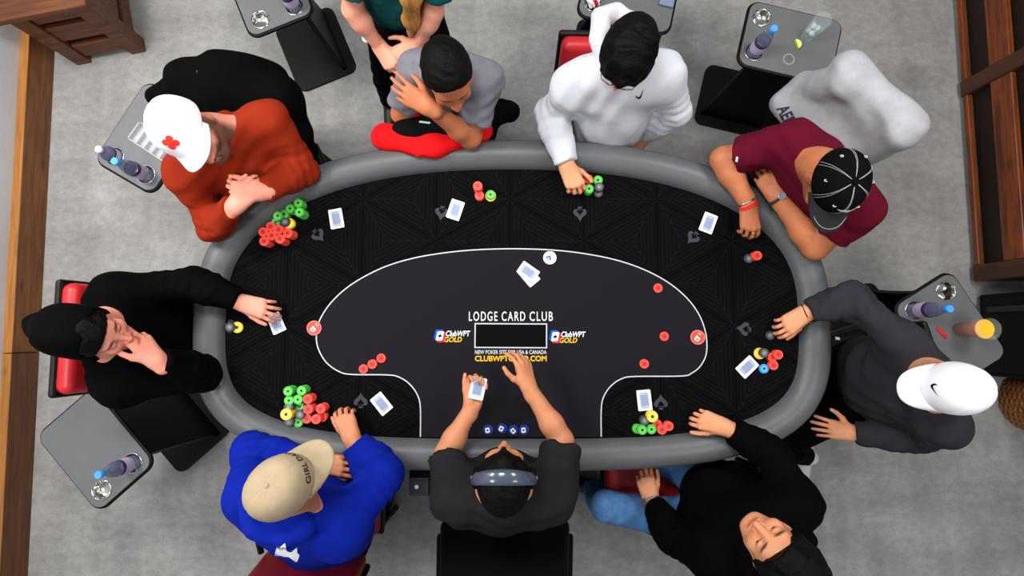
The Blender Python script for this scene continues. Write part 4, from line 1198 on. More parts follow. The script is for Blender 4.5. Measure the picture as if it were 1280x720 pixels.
    G.append(cone(nb - nd * .05, nb + nd * .03, .078, .064, .03, None, 'add', (nb + nd * .022, nd)))       # collar
    G.append(cone(nb + nd * .06, nb + nd * .012 + fr * .015, .056, .056, .008, None, 'sub'))
    for e in S.get('extra', []):
        G.append(e(dict(at=at, nb=nb, up=up, fr=fr, side=side, sh=sh, el=el, wr=wr, H=H, D=D, t=t)))
    G.append(ell(mid_s - up * .045 - fr * .005, (hw + .035, .085 * bulk + t, .085 + t), tax, .06))
    base_w = folds(S.get('fold', .005) * 1.6, S.get('seed', 1), S.get('ffreq', 34))
    def wr_fn(P, el=el, sh=sh, wr=wr):
        d = base_w(P)
        for q in (0, 1):
            for far, sgn in ((sh[q], 1), (wr[q], -1)):
                ax = unit(far - el[q]); v = P - el[q]; s = v @ ax; rad = v - s[:, None] * ax; rl = np.linalg.norm(rad, axis=1)
                ang = rad @ unit(np.cross(ax, (0.3, .2, 1))) / (rl + 1e-4)
                m = np.exp(-((s - .05) / .075) ** 2) * (s > -.05) * np.clip((.13 - rl) / .04, 0, 1)
                d = d + S.get('elbow_fold', .0022) * m * np.sin(s * 150 + 2.6 * ang + 3 * q)
        return d.astype(f32)
    tn = S.get('top_name', 'sweater')
    top = sdf_obj(tn, G, S.get('top_res', .0085), gm, root, wr_fn)
    # ---- trousers and shoes
    kn = [np.array(W(*p)) if len(p) == 3 and abs(p[0]) > 5 else at(*p) for p in S['knee']] if 'knee' in S else [pel + f * .43 + side * (-.13 if q == 0 else .13) for q in (0, 1)]
    for k_ in kn: k_[2] = max(k_[2], .48) if 'knee' not in S else k_[2]
    ft = [np.array(W(*p)) for p in S['foot']] if 'foot' in S else [np.array([k_[0], k_[1], .0]) - f * .04 for k_ in kn]
    T = [ell(at(0, -.01, .0), (.165 * bulk, .135 * bulk, .11), tax, .05)]
    for q in (0, 1):
        hp = at(-.085 if q == 0 else .085, .02, -.015); an = np.array([ft[q][0], ft[q][1], .10])
        T.append(cone(hp, kn[q], .088 * min(bulk, 1.1), .066, .05)); T.append(cone(kn[q], kn[q] * .62 + an * .38, .064, .062, .03)); T.append(cone(kn[q] * .62 + an * .38, an - np.array([0, 0, .03]), .062, .05, .03, None, 'add', (np.array([an[0], an[1], .07]), (0, 0, -1))))
    sdf_obj('trousers', T, .011, S.get('leg_mat', M_trou), root, folds(.004, 5))
    for q in (0, 1):
        fd = hv(S.get('footdir', S['f'])); a = np.array([ft[q][0], ft[q][1], 0])
        P = [cone(a - fd * .04 + np.array([0, 0, .042]), a + fd * .16 + np.array([0, 0, .03]), .042, .036, .02), cone(a - fd * .02 + np.array([0, 0, .05]), a + np.array([0, 0, .10]), .04, .042, .03),
             custom(lambda X, Y, Z: 0 * X + 0 * Y + Z - f32(.002), a - .3, (a[0] + .3, a[1] + .3, .02), .001, 'sub')]
        sdf_obj('shoe', P, .009, S.get('shoe_mat', M_shoe), root)
    S['_'] = dict(root=root, H=H, top=top, body=bo, at=at, nb=nb, up=up, fr=fr, side=side, sh=sh, el=el, wr=wr, pel=pel, f=f, D=D)
    return S['_']

def hair(R, m, prims_fn, res=.005, name='hair', amp=.003, freq=120, seed=3):
    sdf_obj(name, prims_fn(R['H']), res, m, R['root'], lumps(amp, freq, seed))
def short_hair(H, th=.012, hl=(.086, .078), nape=(-.06, -.07), top=0.0, sides=None):
    """skull shell kept above a plane from the hairline to the nape"""
    w, ax, S = H.w, H.ax(), H.s
    d = unit((nape[0] - hl[0], nape[1] - hl[1])); n = (-(-d[1]), -d[0]); n = (d[1], -d[0])
    if n[1] < 0: n = (-n[0], -n[1])
    c = w(0, -.014, .037); r = [(.0765 + (sides if sides is not None else th)) * S, (.098 + th) * S, (.087 + th + top) * S]
    e = ell(c, r, ax, .01)
    def fn(X, Y, Z):
        x, y, z = H.lx(X, Y, Z)
        pl = (y - f32(hl[0])) * f32(n[0]) + (z - f32(hl[1])) * f32(n[1])
        return np.maximum(e.fn(X, Y, Z), -pl * f32(S))
    return custom(fn, e.lo, e.hi, .01)

# ---- caps
def cap(R, color, label, brim_len=.072, logo=None, crown=(.0935, .112, .106), z0=.027, tilt=8, stitch=None, under=None, back=False, dz=0.0, name='cap', yoff=-.012, mbrim=None):
    H, root = R['H'], R['root']; M = H.M() @ Matrix.Rotation(math.radians(tilt), 4, 'X') @ Matrix.Translation((0, yoff, z0 + dz))
    cm = color
    a_, b_, h_ = crown
    def dome(th, ph, off=0.0):                            # th around (0 = front), ph 0 at the rim .. 1 at the top
        q = ph * math.pi / 2; z = h_ * math.sin(q) ** 0.92; k = math.cos(q) ** 0.62
        front = max(0.0, math.cos(th))
        return Vector(((a_ + off) * math.sin(th) * k, (b_ + off) * math.cos(th) * k * (1 + .02 * front), z + off * math.sin(q) + .008 * front * math.sin(q * 2)))
    bm = bmesh.new(); n, m_ = 72, 18; rows = []
    for j in range(m_):
        rows.append([bm.verts.new(M @ dome(2 * math.pi * i / n, j / m_, -.0016 * math.exp(-((i % 12 - 0) if i % 12 < 6 else (12 - i % 12)) ** 2 * 1.6))) for i in range(n)])
    tp = bm.verts.new(M @ dome(0, 1))
    for j in range(m_ - 1):
        for i in range(n):
            fc = bm.faces.new((rows[j][i], rows[j][(i + 1) % n], rows[j + 1][(i + 1) % n], rows[j + 1][i])); fc.smooth = True
    for i in range(n): fc = bm.faces.new((rows[-1][i], rows[-1][(i + 1) % n], tp)); fc.smooth = True
    bmesh.ops.recalc_face_normals(bm, faces=bm.faces)
    co = obj(name, bm, cm, root, label=label)
    # button
    bm = bmesh.new(); bmesh.ops.create_uvsphere(bm, u_segments=12, v_segments=8, radius=.0075 * H.s); 
    for v in bm.verts: v.co.z *= .55
    bmesh.ops.transform(bm, matrix=M @ Matrix.Translation((0, 0, h_ + .001)), verts=bm.verts)
    for fc in bm.faces: fc.smooth = True
    obj('cap_button', bm, cm, co)
    # brim: two skins over a bowed plan
    bm = bmesh.new(); nu, nv = 26, 8; grid = {}
    for side in (0, 1):
        for i in range(nu + 1):
            u = -1 + 2 * i / nu; th = u * 1.16
            inner = dome(th, 0.02)
            L = brim_len * (1 - abs(u) ** 3.2)
            outp = Vector((inner.x * (1 + .0 * L), inner.y + L, 0))
            for j in range(nv + 1):
                t_ = j / nv; p = inner.lerp(outp, t_)
                z = .004 - .010 * t_ - .018 * (abs(p.x) / a_) ** 2 * (0.35 + .65 * t_) - (0.0035 if side else 0)
                grid[side, i, j] = bm.verts.new(M @ Vector((p.x, p.y, z)))
    for i in range(nu):
        for j in range(nv):
            for side in (0, 1):
                q = [grid[side, i, j], grid[side, i + 1, j], grid[side, i + 1, j + 1], grid[side, i, j + 1]]
                fc = bm.faces.new(q if side else q[::-1]); fc.smooth = True
        bm.faces.new((grid[0, i, nv], grid[0, i + 1, nv], grid[1, i + 1, nv], grid[1, i, nv]))
    bmesh.ops.recalc_face_normals(bm, faces=bm.faces)
    bo = obj('brim', bm, mbrim or cm, co)
    if stitch:
        bm = bmesh.new()
        add_tube(bm, [M @ Vector((dome(u, .02).x * .93, dome(u, .02).y + (brim_len - .014) * (1 - abs(u / 1.16) ** 3.2), .0065 - .010 * .85 - .018 * (dome(u, .02).x * .93 / a_) ** 2)) for u in np.linspace(-.95, .95, 22)], .0009, 4); obj('brim_stitching', bm, stitch, bo)
        for i in range(6):
            for o_ in (-.05, .05):
                bm = bmesh.new(); add_tube(bm, [M @ dome(2 * math.pi * (i + .0) / 6 + math.pi / 6 * S_OFF + o_ * (1 - .55 * t_), t_, .0006) for t_ in np.linspace(.04, .97, 16)], .0006, 4); obj('seam_stitching', bm, stitch, co)
            bm = bmesh.new(); th = 2 * math.pi * (i + .5) / 6 + math.pi / 6 * S_OFF
            add_tube(bm, [M @ (dome(th, .45, .0012) + Vector((.005 * math.cos(a), .005 * math.sin(a) * .6, .002 * math.sin(a)))) for a in np.linspace(0, 2 * math.pi, 11)[:-1]], .0016, 5, True); obj('eyelet', bm, stitch, co)
    return co, M, dome
S_OFF = 0.0
def decal(name, vf, fit, target, origin, udir, vdir, proj, m, parent, lift=.0012, cuts=0, mi=None, reach=.2):
    """flat shape laid onto a curved surface: each vertex is dropped along proj onto the target mesh"""
    bm = bmesh.new(); add_vf(bm, vf, Matrix(), 0, fit)
    bmesh.ops.triangulate(bm, faces=bm.faces)
    for _ in range(cuts): bmesh.ops.subdivide_edges(bm, edges=bm.edges, cuts=1, use_grid_fill=True)
    me = target.data; tb = BVHTree.FromPolygons([v.co.copy() for v in me.vertices], [tuple(p.vertices) for p in me.polygons])
    o, u, v_, p = Vector(origin), Vector(udir).normalized(), Vector(vdir).normalized(), Vector(proj).normalized()
    for q in bm.verts:
        s = o + u * q.co.x + v_ * q.co.y - p * reach
        hit, nrm, _, _ = tb.ray_cast(s, p)
        if hit is None: hit, nrm = s + p * reach, -p
        if nrm.dot(p) > 0: nrm = -nrm
        q.co = hit + nrm * lift
    bmesh.ops.recalc_face_normals(bm, faces=bm.faces)
    return obj(name, bm, m, parent)
def outline_vf(pts): return curve_mesh([pts])
SWOOSH = [(-.5, .02), (-.43, -.12), (-.30, -.18), (-.12, -.14), (.5, .20), (-.06, -.02), (-.22, -.05), (-.33, -.02), (-.38, .06), (-.36, .16), (-.42, .14), (-.48, .08)]
M_trou = cloth('black trousers', rgb(5, 5, 6))

# ---- chairs
def taper_top(bm, Mb, hh, k):
    Mi = Mb.inverted()
    for v in bm.verts:
        p = Mi @ v.co; t = min(max(p.z / hh + .5, 0), 1); p.x *= 1 + (k - 1) * t; v.co = Mb @ p
def chair(loc, f, label, seat_m, frame_m, arms=(-1, 1), arm_y=0.0, back_z=(.56, .95), w=.50, back_off=.27, back_m=None, tiltb=.16, taper=1.0, thick=.075):
    root = thing('poker_chair', label, 'chair', (0, 0, 0), 'chairs round the poker table')
    bm = bmesh.new(); add_box(bm, (w, .48, .09), Matrix.Translation((0, 0, .43)), .035, 4); obj('seat', bm, seat_m, root, True)
    bm = bmesh.new(); add_box(bm, (w + .02, .50, .03), Matrix.Translation((0, 0, .372)), .008, 2); obj('seat_frame', bm, frame_m, root)
    zc, hh = (back_z[0] + back_z[1]) / 2, back_z[1] - back_z[0]
    Mb = Matrix.Translation((0, -back_off - tiltb * .3, zc)) @ Matrix.Rotation(tiltb, 4, 'X')
    bm = bmesh.new(); add_box(bm, (w * .94, thick, hh), Mb, .034, 4); taper_top(bm, Mb, hh, taper); obj('backrest', bm, back_m or seat_m, root, True)
    bm = bmesh.new(); add_box(bm, (w * 1.0, .028, hh * 1.03), Mb @ Matrix.Translation((0, -thick / 2, 0)), .013, 2); taper_top(bm, Mb, hh, taper); obj('back_shell', bm, frame_m, root)
    for sx in (-1, 1):
        bm = bmesh.new(); add_tube(bm, [(sx * (w * .42), -.20, .37), (sx * (w * .42), -.26, .48), (sx * (w * .40), -back_off - .05, .66)], .014, 8); obj('back_post', bm, frame_m, root)
        for sy in (-1, 1):
            bm = bmesh.new(); add_tube(bm, [(sx * (w * .46), sy * .22, .375), (sx * (w * .48), sy * .245, .005)], .014, 8); obj('leg', bm, frame_m, root)
        if arms and sx in arms:
            bm = bmesh.new(); add_tube(bm, [(sx * (w * .5), .14, .37), (sx * (w * .54), .15 + arm_y, .60), (sx * (w * .54), -.20 + arm_y, .61), (sx * (w * .5), -.27, .60)], .013, 8); obj('arm_tube', bm, frame_m, root)
            bm = bmesh.new(); add_box(bm, (.05, .26, .025), Matrix.Translation((sx * w * .54, -.01 + arm_y, .622)), .011, 3); obj('arm_pad', bm, M_chairg, root, True)
    root.location = (loc[0], loc[1], 0); root.rotation_euler = (0, 0, math.atan2(f[1], f[0]) - math.pi / 2)
    return root
SK_L = ('light', rgb(226, 158, 132)); SK_P = ('pink', rgb(228, 150, 128)); SK_T = ('tan', rgb(204, 134, 98)); SK_D = ('olive', rgb(190, 116, 78)); SK_E = ('warm', rgb(222, 152, 112))
M_hair = mat('black hair', rgb(7, 6, 6), 0.62, spec=0.12, vary=0.3, vscale=60, bump=0.35, bscale=130, stretch=(1, 1, 1))
M_hairb = mat('dark brown hair', rgb(44, 30, 22), 0.45, spec=0.5, vary=0.3, vscale=60, bump=0.6, bscale=160)
M_blond = mat('honey blond hair', rgb(176, 122, 58), 0.45, spec=0.5, vary=0.35, vscale=30, bump=0.6, bscale=120, stretch=(4, 1, .4))
M_redseat = mat('red vinyl', rgb(196, 34, 42), 0.4, spec=0.5, vary=0.05, bump=0.05, bscale=200)
M_darkred = mat('dark red vinyl', rgb(120, 18, 28), 0.45, spec=0.5, vary=0.05, bump=0.05, bscale=200)
M_chairf = mat('black chair frame', rgb(11, 11, 12), 0.5, spec=0.3); M_chairg = mat('charcoal chair fabric', rgb(52, 52, 56), 0.7, bump=0.1, bscale=200)
M_blackfab = mat('black chair vinyl', rgb(6, 6, 7), 0.6, spec=0.2, bump=0.05, bscale=200)
M_capw_ = cloth('white cotton', rgb(238, 240, 246), 0.12, 300, 0.8, 0.02)
M_beige = cloth('beige cotton', rgb(174, 156, 128), 0.12, 300, 0.85, 0.05)
M_capk = cloth('black cotton', rgb(13, 13, 14), 0.12, 300, 0.8, 0.05)
M_thread = mat('pale thread', rgb(196, 196, 200), 0.7)
def roll(offs, r):                                        # hood lying behind the neck; offsets (side, fwd, up) from the neck base
    def fn(c):
        pts = [c['nb'] + c['side'] * a + c['fr'] * b + c['up'] * d for a, b, d in offs]
        return group([cone(p, q, r, r) for p, q in zip(pts, pts[1:])], .03)
    return fn
def glasses(R, m, lens=None, w=.026, h=.019):
    H = R['H']; root = R['root']
    bm = bmesh.new()
    for q in (-1, 1):
        add_tube(bm, [H.w(q * .033 + w * math.cos(a), .108 - .012 * abs(math.cos(a) + q * .3) * .6, -.004 + h * math.sin(a)) for a in np.linspace(0, 2 * math.pi, 21)[:-1]], .0014, 5, True)
        add_tube(bm, [H.w(q * .058, .098, .004), H.w(q * .077, .05, .006), H.w(q * .08, -.005, .008), H.w(q * .078, -.03, -.006)], .0015, 5)
    add_tube(bm, [H.w(-.008, .108, 0), H.w(0, .111, .003), H.w(.008, .108, 0)], .0015, 5)
    obj('eyeglasses', bm, m, root)

# ---- orange sweater, white cap
P1 = dict(skin=SK_P, f=(.45, .9), lean=.03, chest=.03, sh=[(230, 214, 1.0), (338, 152, 1.0)], el=[(268, 283, .85), (379, 211, .85)], wr=[(292, 259, 1.0), (326, 240, 1.0)],
          hands=[dict(d=hv((.75, -.66), .25), b=(-.55, -.6, .55), curl=(35, 40, 45, 50), thumb=(.5, .2)), dict(d=hv((-1, -.02), .1), b=(.1, -.55, .8), curl=(50, 52, 55, 58), spread=3, thumb=(.4, .3))],
          head=(239, 167, 1.21), hf=(.5, .85), pitch=12, roll=20, beard=.85, hair_c=(.03, .018, .012), top_mat=cloth('rust knit wool', rgb(140, 40, 18), 0.3, 130), seed=11, fold=.006, bulk=1.05, leg_mat=cloth('navy jeans', rgb(30, 36, 56)))
R1 = person('man in an orange sweater and white cap with clasped hands', P1)
co, Mc, dm = cap(R1, M_capw_, None, tilt=2, brim_len=.062)
H = R1['H']
def clover():
    return curve_mesh([[((.24 + .27 * abs(math.cos(2 * t)) ** .55) * math.cos(t + math.pi / 4), (.24 + .27 * abs(math.cos(2 * t)) ** .55) * math.sin(t + math.pi / 4)) for t in np.linspace(0, 2 * math.pi, 65)[:-1]]])
pc = Mc @ dm(0, .40, 0); pr = -(Mc.to_3x3() @ Vector((0, .75, .66)))
decal('red_clover', clover(), (.041, .041), co, pc, Mc.to_3x3() @ Vector((-1, 0, 0)), Mc.to_3x3() @ Vector((0, -.66, .75)), pr, mat('red embroidery', rgb(226, 46, 34), 0.7), co, cuts=2, lift=.003)
hair(R1, M_hairb, lambda H: [short_hair(H, .003, (.05, .05), (-.05, -.10), -.014)], amp=.001)
# ---- grey tee, arm across the face
P2 = dict(skin=SK_D, f=(-.1, 1), lean=.18, pelvis=(552, 112, .56), sh=[(520, 90, 1.02), (606, 99, 1.02)], el=[(502, 142, .80), (588, 172, .85)], wr=[(545, 166, .74), (536, 134, 1.08)], sleeve='short', sleeve_t=(.7, .68), thick=.012,
          hands=[dict(d=hv((1, .2), -.1), curl=(30, 30, 30, 30)), dict(d=hv((-.86, -.5), .12), b=(-.25, -.45, .85), curl=(8, 12, 16, 22), spread=8, thumb=(.55, .3))],
          head=(560, 95, 1.18), hf=(.28, .96), pitch=-12, top_mat=cloth('grey heather jersey', rgb(116, 116, 126), 0.3, 70, vary=.1), seed=5, fold=.006, bulk=.98, arm=.95, top_name='tee_shirt')
R2 = person('man in a grey tee resting an elbow on the rail, forearm across his face', P2)
hair(R2, M_hair, lambda H: [short_hair(H, .013, (.074, .092), (-.06, -.075), .004)], amp=.0022)
bm = bmesh.new(); H = R2['H']; Hm = H.M()
# ---- white hoodie
P3 = dict(skin=SK_E, f=(-.1, 1), lean=-.03, sh=[(718, 104, 1.03), (832, 94, 1.03)], el=[(689, 140, .86), (843, 138, .84)], wr=[(708, 206, .835), (808, 168, .62)],
          hands=[dict(d=hv((.42, .9), -.12), curl=(45, 50, 52, 50), spread=3, thumb=(.7, .2)), dict(d=hv((-.7, .6), -.1), curl=(25, 25, 25, 25))],
          head=(784, 70, 1.22), hf=(-.34, .94), pitch=-31, top_mat=cloth('white fleece', rgb(206, 210, 220), 0.25, 60, vary=.02), seed=8, fold=.006, bulk=1.0, thick=.018, cuff=.0, sleeve_r=.98, top_name='hoodie',
          extra=[roll([(-.08, .03, .0), (-.105, -.05, .01), (-.095, -.12, .02), (-.03, -.14, .0), (.05, -.10, -.02)], .038)])
R3 = person('man in a white hoodie with thick black hair reaching for chips', P3)
hair(R3, M_hair, lambda H: [short_hair(H, .026, (.083, .066), (-.07, -.085), .012, .016)], amp=.007, freq=75)
glasses(R3, mat('thin metal glasses', rgb(150, 150, 156), 0.3, metal=1.0))
# ---- maroon tee, black cap
P4 = dict(skin=SK_D, f=(-.72, .7), lean=.16, sh=[(988, 178, 1.01), (1073, 262, 1.01)], el=[(904, 199, .85), (1019, 309, .85)], wr=[(936, 257, .845), (971, 246, .87)], sleeve='short', sleeve_t=(.76, .60), thick=.014,
          hands=[dict(d=hv((.1, 1), -.12), curl=(40, 45, 50, 50), spread=5, thumb=(.4, .3)), dict(d=hv((-.5, -.85), .05), b=(-.5, .2, .8), curl=(35, 40, 45, 50), thumb=(.5, .2))],
          head=(1041, 229, 1.20), hf=(-.03, 1), pitch=-27, beard=.5, top_mat=cloth('maroon jersey', rgb(92, 10, 34), 0.2, 80), seed=3, fold=.005, bulk=1.22, arm=1.12, top_name='tee_shirt')
R4 = person('man in a maroon tee and black stitched cap leaning on the rail', P4)
hair(R4, M_hair, lambda H: [short_hair(H, .003, (.05, .05), (-.05, -.09), -.014)], amp=.001)
S_OFF = 0.0
co4, Mc4, dm4 = cap(R4, M_capk, None, stitch=M_thread, tilt=8, crown=(.09, .108, .098), mbrim=cloth('charcoal cap brim', rgb(44, 44, 48), .12, 300))
pc = Mc4 @ dm4(0, .10, 0)
decal('silver_badge', outline_vf([(-.5, .1), (-.2, -.05), (.1, -.2), (.05, -.45), (.5, .05), (.35, .3), (.1, .12), (-.2, .15)]), (.07, .042), co4, Mc4 @ dm4(-.10, .36, 0), Mc4.to_3x3() @ Vector((-1, 0, 0)), Mc4.to_3x3() @ Vector((0, -.4, .9)), Mc4.to_3x3() @ Vector((0, -1, -.3)), mat('silver thread', rgb(214, 216, 222), 0.5), co4, lift=.003, cuts=2)
# wrist bands, watch and ring
def band(R, q, off, r, m, name, tube=.004, tilt=0.0, cnt=1):
    w, d = R['wr'][q], unit(R['wr'][q] - R['el'][q]); u = unit(np.cross(d, (0, 0, 1))); v = np.cross(u, d); bm = bmesh.new()
    for k in range(cnt):
        c = w - d * (off + k * tube * 2.1)
        add_tube(bm, [c + (u * math.cos(a) + v * math.sin(a) * .82 + d * tilt * math.sin(a)) * r for a in np.linspace(0, 2 * math.pi, 25)[:-1]], tube, 6, True)
    return obj(name, bm, m, R['root'])
band(R4, 0, -.004, .0385, mat('red cord', rgb(226, 40, 34), 0.6), 'red_bracelet', .0038, .15, 2); band(R4, 0, .018, .0400, mat('silver links', rgb(190, 190, 186), 0.25, metal=1.0), 'silver_bracelet', .004, .1)
band(R4, 1, .006, .0395, mat('dark watch strap', rgb(40, 44, 54), 0.5), 'watch_strap', .006)
w_, d_ = R4['wr'][1], unit(R4['wr'][1] - R4['el'][1])
bm = bmesh.new(); add_lathe(bm, [(.016, 0), (.017, .004), (.015, .008)], frame(Vector(w_ + np.array([0, 0, .031]) - d_ * .006), (1, 0, 0), (0, 1, 0), (0, 0, 1)), 18); obj('watch_face', bm, mat('silver watch face', rgb(206, 212, 220), 0.2, metal=.6), R4['root'])
hd = R4['wr'][0] + unit(P4['hands'][0]['d']) * .115
bm = bmesh.new(); add_tube(bm, [Vector(hd + np.array([.010 + .0105 * math.cos(a), .0, .0 + .0105 * math.sin(a)])) for a in np.linspace(0, 2 * math.pi, 17)[:-1]], .0022, 5, True); obj('ring', bm, mat('gold', rgb(230, 190, 90), 0.25, metal=1.0), R4['root'])
# ---- charcoal sweater, white cap
P5 = dict(skin=SK_E, f=(-.95, .28), pelvis=(1088, 472, .56), sh=[(1128, 428, 1.0), (1180, 533, .99)], el=[(1064, 373, .91), (1152, 546, .75)], wr=[(1008, 391, .84), (1066, 541, .655)],
          hands=[dict(d=hv((-.82, .55), -.1), curl=(35, 38, 42, 45), spread=5, thumb=(.5, .35)), dict(d=hv((-1, -.18), -.02), curl=(8, 10, 12, 14), spread=6, thumb=(.8, 0))],
          head=(1180, 484, 1.21), hf=(-1, .02), pitch=-6, hscale=.93, beard=.3, hair_c=(.05, .03, .02), top_mat=cloth('charcoal knit', rgb(46, 46, 52), 0.3, 110), seed=21, fold=.006, bulk=1.08, thick=.016,
          knee=[(965, 478, .5), (968, 556, .54)], foot=[(950, 480, .0), (1000, 566, .0)], shoe_mat=M_shoew, top_name='sweater', footdir=(-.1, 1))
R5 = person('man in a charcoal sweater and white cap sitting at the right end', P5)
hair(R5, M_hairb, lambda H: [short_hair(H, .003, (.055, .05), (-.04, -.10), -.014, .008)], amp=.002)
co5, Mc5, dm5 = cap(R5, M_capw_, None, tilt=4, brim_len=.076)
decal('black_swoosh', outline_vf(SWOOSH), (.042, .024), co5, Mc5 @ dm5(0, .30, 0), Mc5.to_3x3() @ Vector((-1, 0, 0)), Mc5.to_3x3() @ Vector((0, -.5, .85)), Mc5.to_3x3() @ Vector((0, -.85, -.5)), M_ink, co5, cuts=1)
bm = bmesh.new()
add_tube(bm, [Mc5 @ (dm5(math.pi + a, .06, .002)) for a in np.linspace(-.5, .5, 9)], .008, 6); obj('cap_strap', bm, M_capw_, co5)
band(R5, 0, -.005, .031, cloth('black cuff', rgb(18, 18, 20)), 'cuff', .006)
# ---- black hood, hand at the mouth
def hood_up(c):
    H = c['H']; e1 = ell(H.w(0, -.03, .03), (.099 * H.s, .117 * H.s, .119 * H.s), H.ax(), .03); e2 = cone(H.w(0, -.10, .03), H.w(0, -.185, -.0), .075, .05); e3 = cone(H.w(0, -.04, -.06), c['nb'], .095, .085)
    def fn(X, Y, Z):
        a, b, d = e1.fn(X, Y, Z), e2.fn(X, Y, Z), e3.fn(X, Y, Z); x, y, z = H.lx(X, Y, Z)
        h = np.maximum(.05 - np.abs(a - b), 0) / .05; a = np.minimum(a, b) - h * h * .0125
        h = np.maximum(.04 - np.abs(a - d), 0) / .04; a = np.minimum(a, d) - h * h * .01
        return np.maximum(a, (y - f32(.015) - z * f32(.25)) * f32(H.s))
    return custom(fn, np.minimum(np.minimum(e1.lo, e2.lo), e3.lo), np.maximum(np.maximum(e1.hi, e2.hi), e3.hi), .02)
M_bh = cloth('black fleece', rgb(8, 8, 9), 0.25, 60)
P6 = dict(skin=SK_P, f=(1, .02), lean=.08, sh=[(150, 482, 1.0), (144, 366, 1.0)], el=[(255, 467, .86), (240, 353, .89)], wr=[(196, 451, 1.09), (301, 378, .835)],
          hands=[dict(d=(-.055, .085, .035), b=(.75, .25, .6), curl=(32, 40, 45, 48), spread=7, thumb=(.6, .3)), dict(d=hv((.96, .28), -.08), curl=(28, 28, 30, 34), spread=9, thumb=(.55, .25))],
          head=(116, 417, 1.2), hscale=.94, hf=(1, .13), pitch=-2, roll=-6, top_mat=M_bh, seed=31, fold=.005, bulk=1.18, thick=.018, extra=[hood_up], top_name='hoodie')
R6 = person('man in a black hood with a hand at his mouth', P6)
hair(R6, M_hair, lambda H: [short_hair(H, .012, (.088, .062), (-.06, -.06))], amp=.002)
# ---- blue hoodie, beige cap
M_bluef = cloth('royal blue fleece', rgb(7, 32, 148), 0.2, 60)
P7 = dict(skin=SK_T, f=(.36, -.93), lean=.17, sh=[(428, 664, 1.0), (314, 618, 1.0)], el=[(478, 594, .87), (316, 566, .86)], wr=[(440, 549, .84), (397, 579, .85)],
          hands=[dict(d=hv((-.4, -.92), -.1), curl=(42, 45, 46, 46), spread=7, thumb=(.5, .3)), dict(d=hv((1, .12), -.03), curl=(16, 20, 24, 28), spread=8, thumb=(.5, .25))],
          head=(360, 606, 1.21), hf=(.76, -.65), pitch=-17, roll=-14, beard=.35, hair_c=(.04, .03, .025), top_mat=M_bluef, seed=41, fold=.005, bulk=1.4, thick=.02, arm=1.05, sleeve_r=1.16, cuff=.01, top_name='hoodie',
          extra=[roll([(.11, -.05, .0), (.05, -.12, -.005), (-.05, -.12, -.005), (-.10, -.07, 0)], .036)], knee=[(468, 590, .52), (380, 545, .52)], foot=[(478, 640, 0), (395, 540, 0)])
R7 = person('heavy-set man in a blue hoodie and beige cap', P7)
hair(R7, M_hairb, lambda H: [short_hair(H, .003, (.05, .05), (-.08, -.065), -.014)], amp=.001)
co7, Mc7, dm7 = cap(R7, M_beige, None, tilt=6, crown=(.096, .114, .112), brim_len=.076)
decal('cap_lettering', text_mesh('GIRL DAD', 1, .8, offset=.03, spacing=1.08), (.128, .026), co7, Mc7 @ dm7(0, .30, 0), Mc7.to_3x3() @ Vector((-1, 0, 0)), Mc7.to_3x3() @ Vector((0, -.5, .85)), Mc7.to_3x3() @ Vector((0, -.85, -.5)), mat('dark brown thread', rgb(58, 46, 40), .7), co7)
glasses(R7, mat('smoky glasses', rgb(60, 64, 66), 0.3, metal=.3))
band(R7, 1, -.004, .036, cloth('black ribbed cuff', rgb(20, 20, 24)), 'cuff', .010, 0, 2)
# ---- dealer
P8 = dict(skin=SK_T, f=(0, -1), lean=.10, sh=[(690, 622, 1.03), (569, 622, 1.03)], el=[(702, 550, .9), (558, 567, .88)], wr=[(661, 484, .93), (590, 508, .9)], sleeve='short', sleeve_t=(.84, .80), thick=.018,
          hands=[dict(d=hv((-.25, -1), .05), b=(.65, .1, .75), curl=(25, 35, 40, 40), spread=7, thumb=(.8, .15)), dict(d=hv((.16, -1), .1), b=(-.35, 0, -.95), curl=(48, 52, 55, 60), spread=4, thumb=(.35, -.25))],
          head=(630, 597, 1.2), hf=(0, -1), pitch=-18, beard=.6, top_mat=cloth('charcoal jersey', rgb(32, 32, 36), 0.25, 80), seed=51, fold=.006, bulk=1.2, arm=.98, top_name='tee_shirt')
R8 = person('dealer in a charcoal tee with headphones holding the deck', P8)
hair(R8, M_hair, lambda H: [short_hair(H, .012, (.062, .088), (-.06, -.075)), cone(H.w(0, .04, .108), H.w(0, .084, .082), .03, .008, .02)], amp=.002)
H = R8['H']; M_hp = mat('glossy blue grey headphone', rgb(66, 76, 92), 0.22, spec=0.6, coat=.4)
bm = bmesh.new(); rows = []
for a in np.linspace(-1.45, 1.45, 33):
    r = .108; c = H.w(r * .92 * math.sin(a), -.012 + .004 * math.cos(a), .03 + r * math.cos(a)); n = unit(H.r * math.sin(a) + H.u * math.cos(a)); hw_ = .012 + .012 * math.cos(a)
    rows.append([bm.verts.new(Vector(c + H.f * sx * hw_ + n * sz)) for sx, sz in ((-1, 0), (1, 0), (1, .005), (.5, .009), (-.5, .009), (-1, .005))])
for a, b in zip(rows, rows[1:]):
    for k in range(6): fc = bm.faces.new((a[k], a[(k + 1) % 6], b[(k + 1) % 6], b[k])); fc.smooth = True
bm.faces.new(rows[0]); bm.faces.new(rows[-1][::-1]); bmesh.ops.recalc_face_normals(bm, faces=bm.faces)
hp = obj('headphones', bm, M_hp, R8['root'])
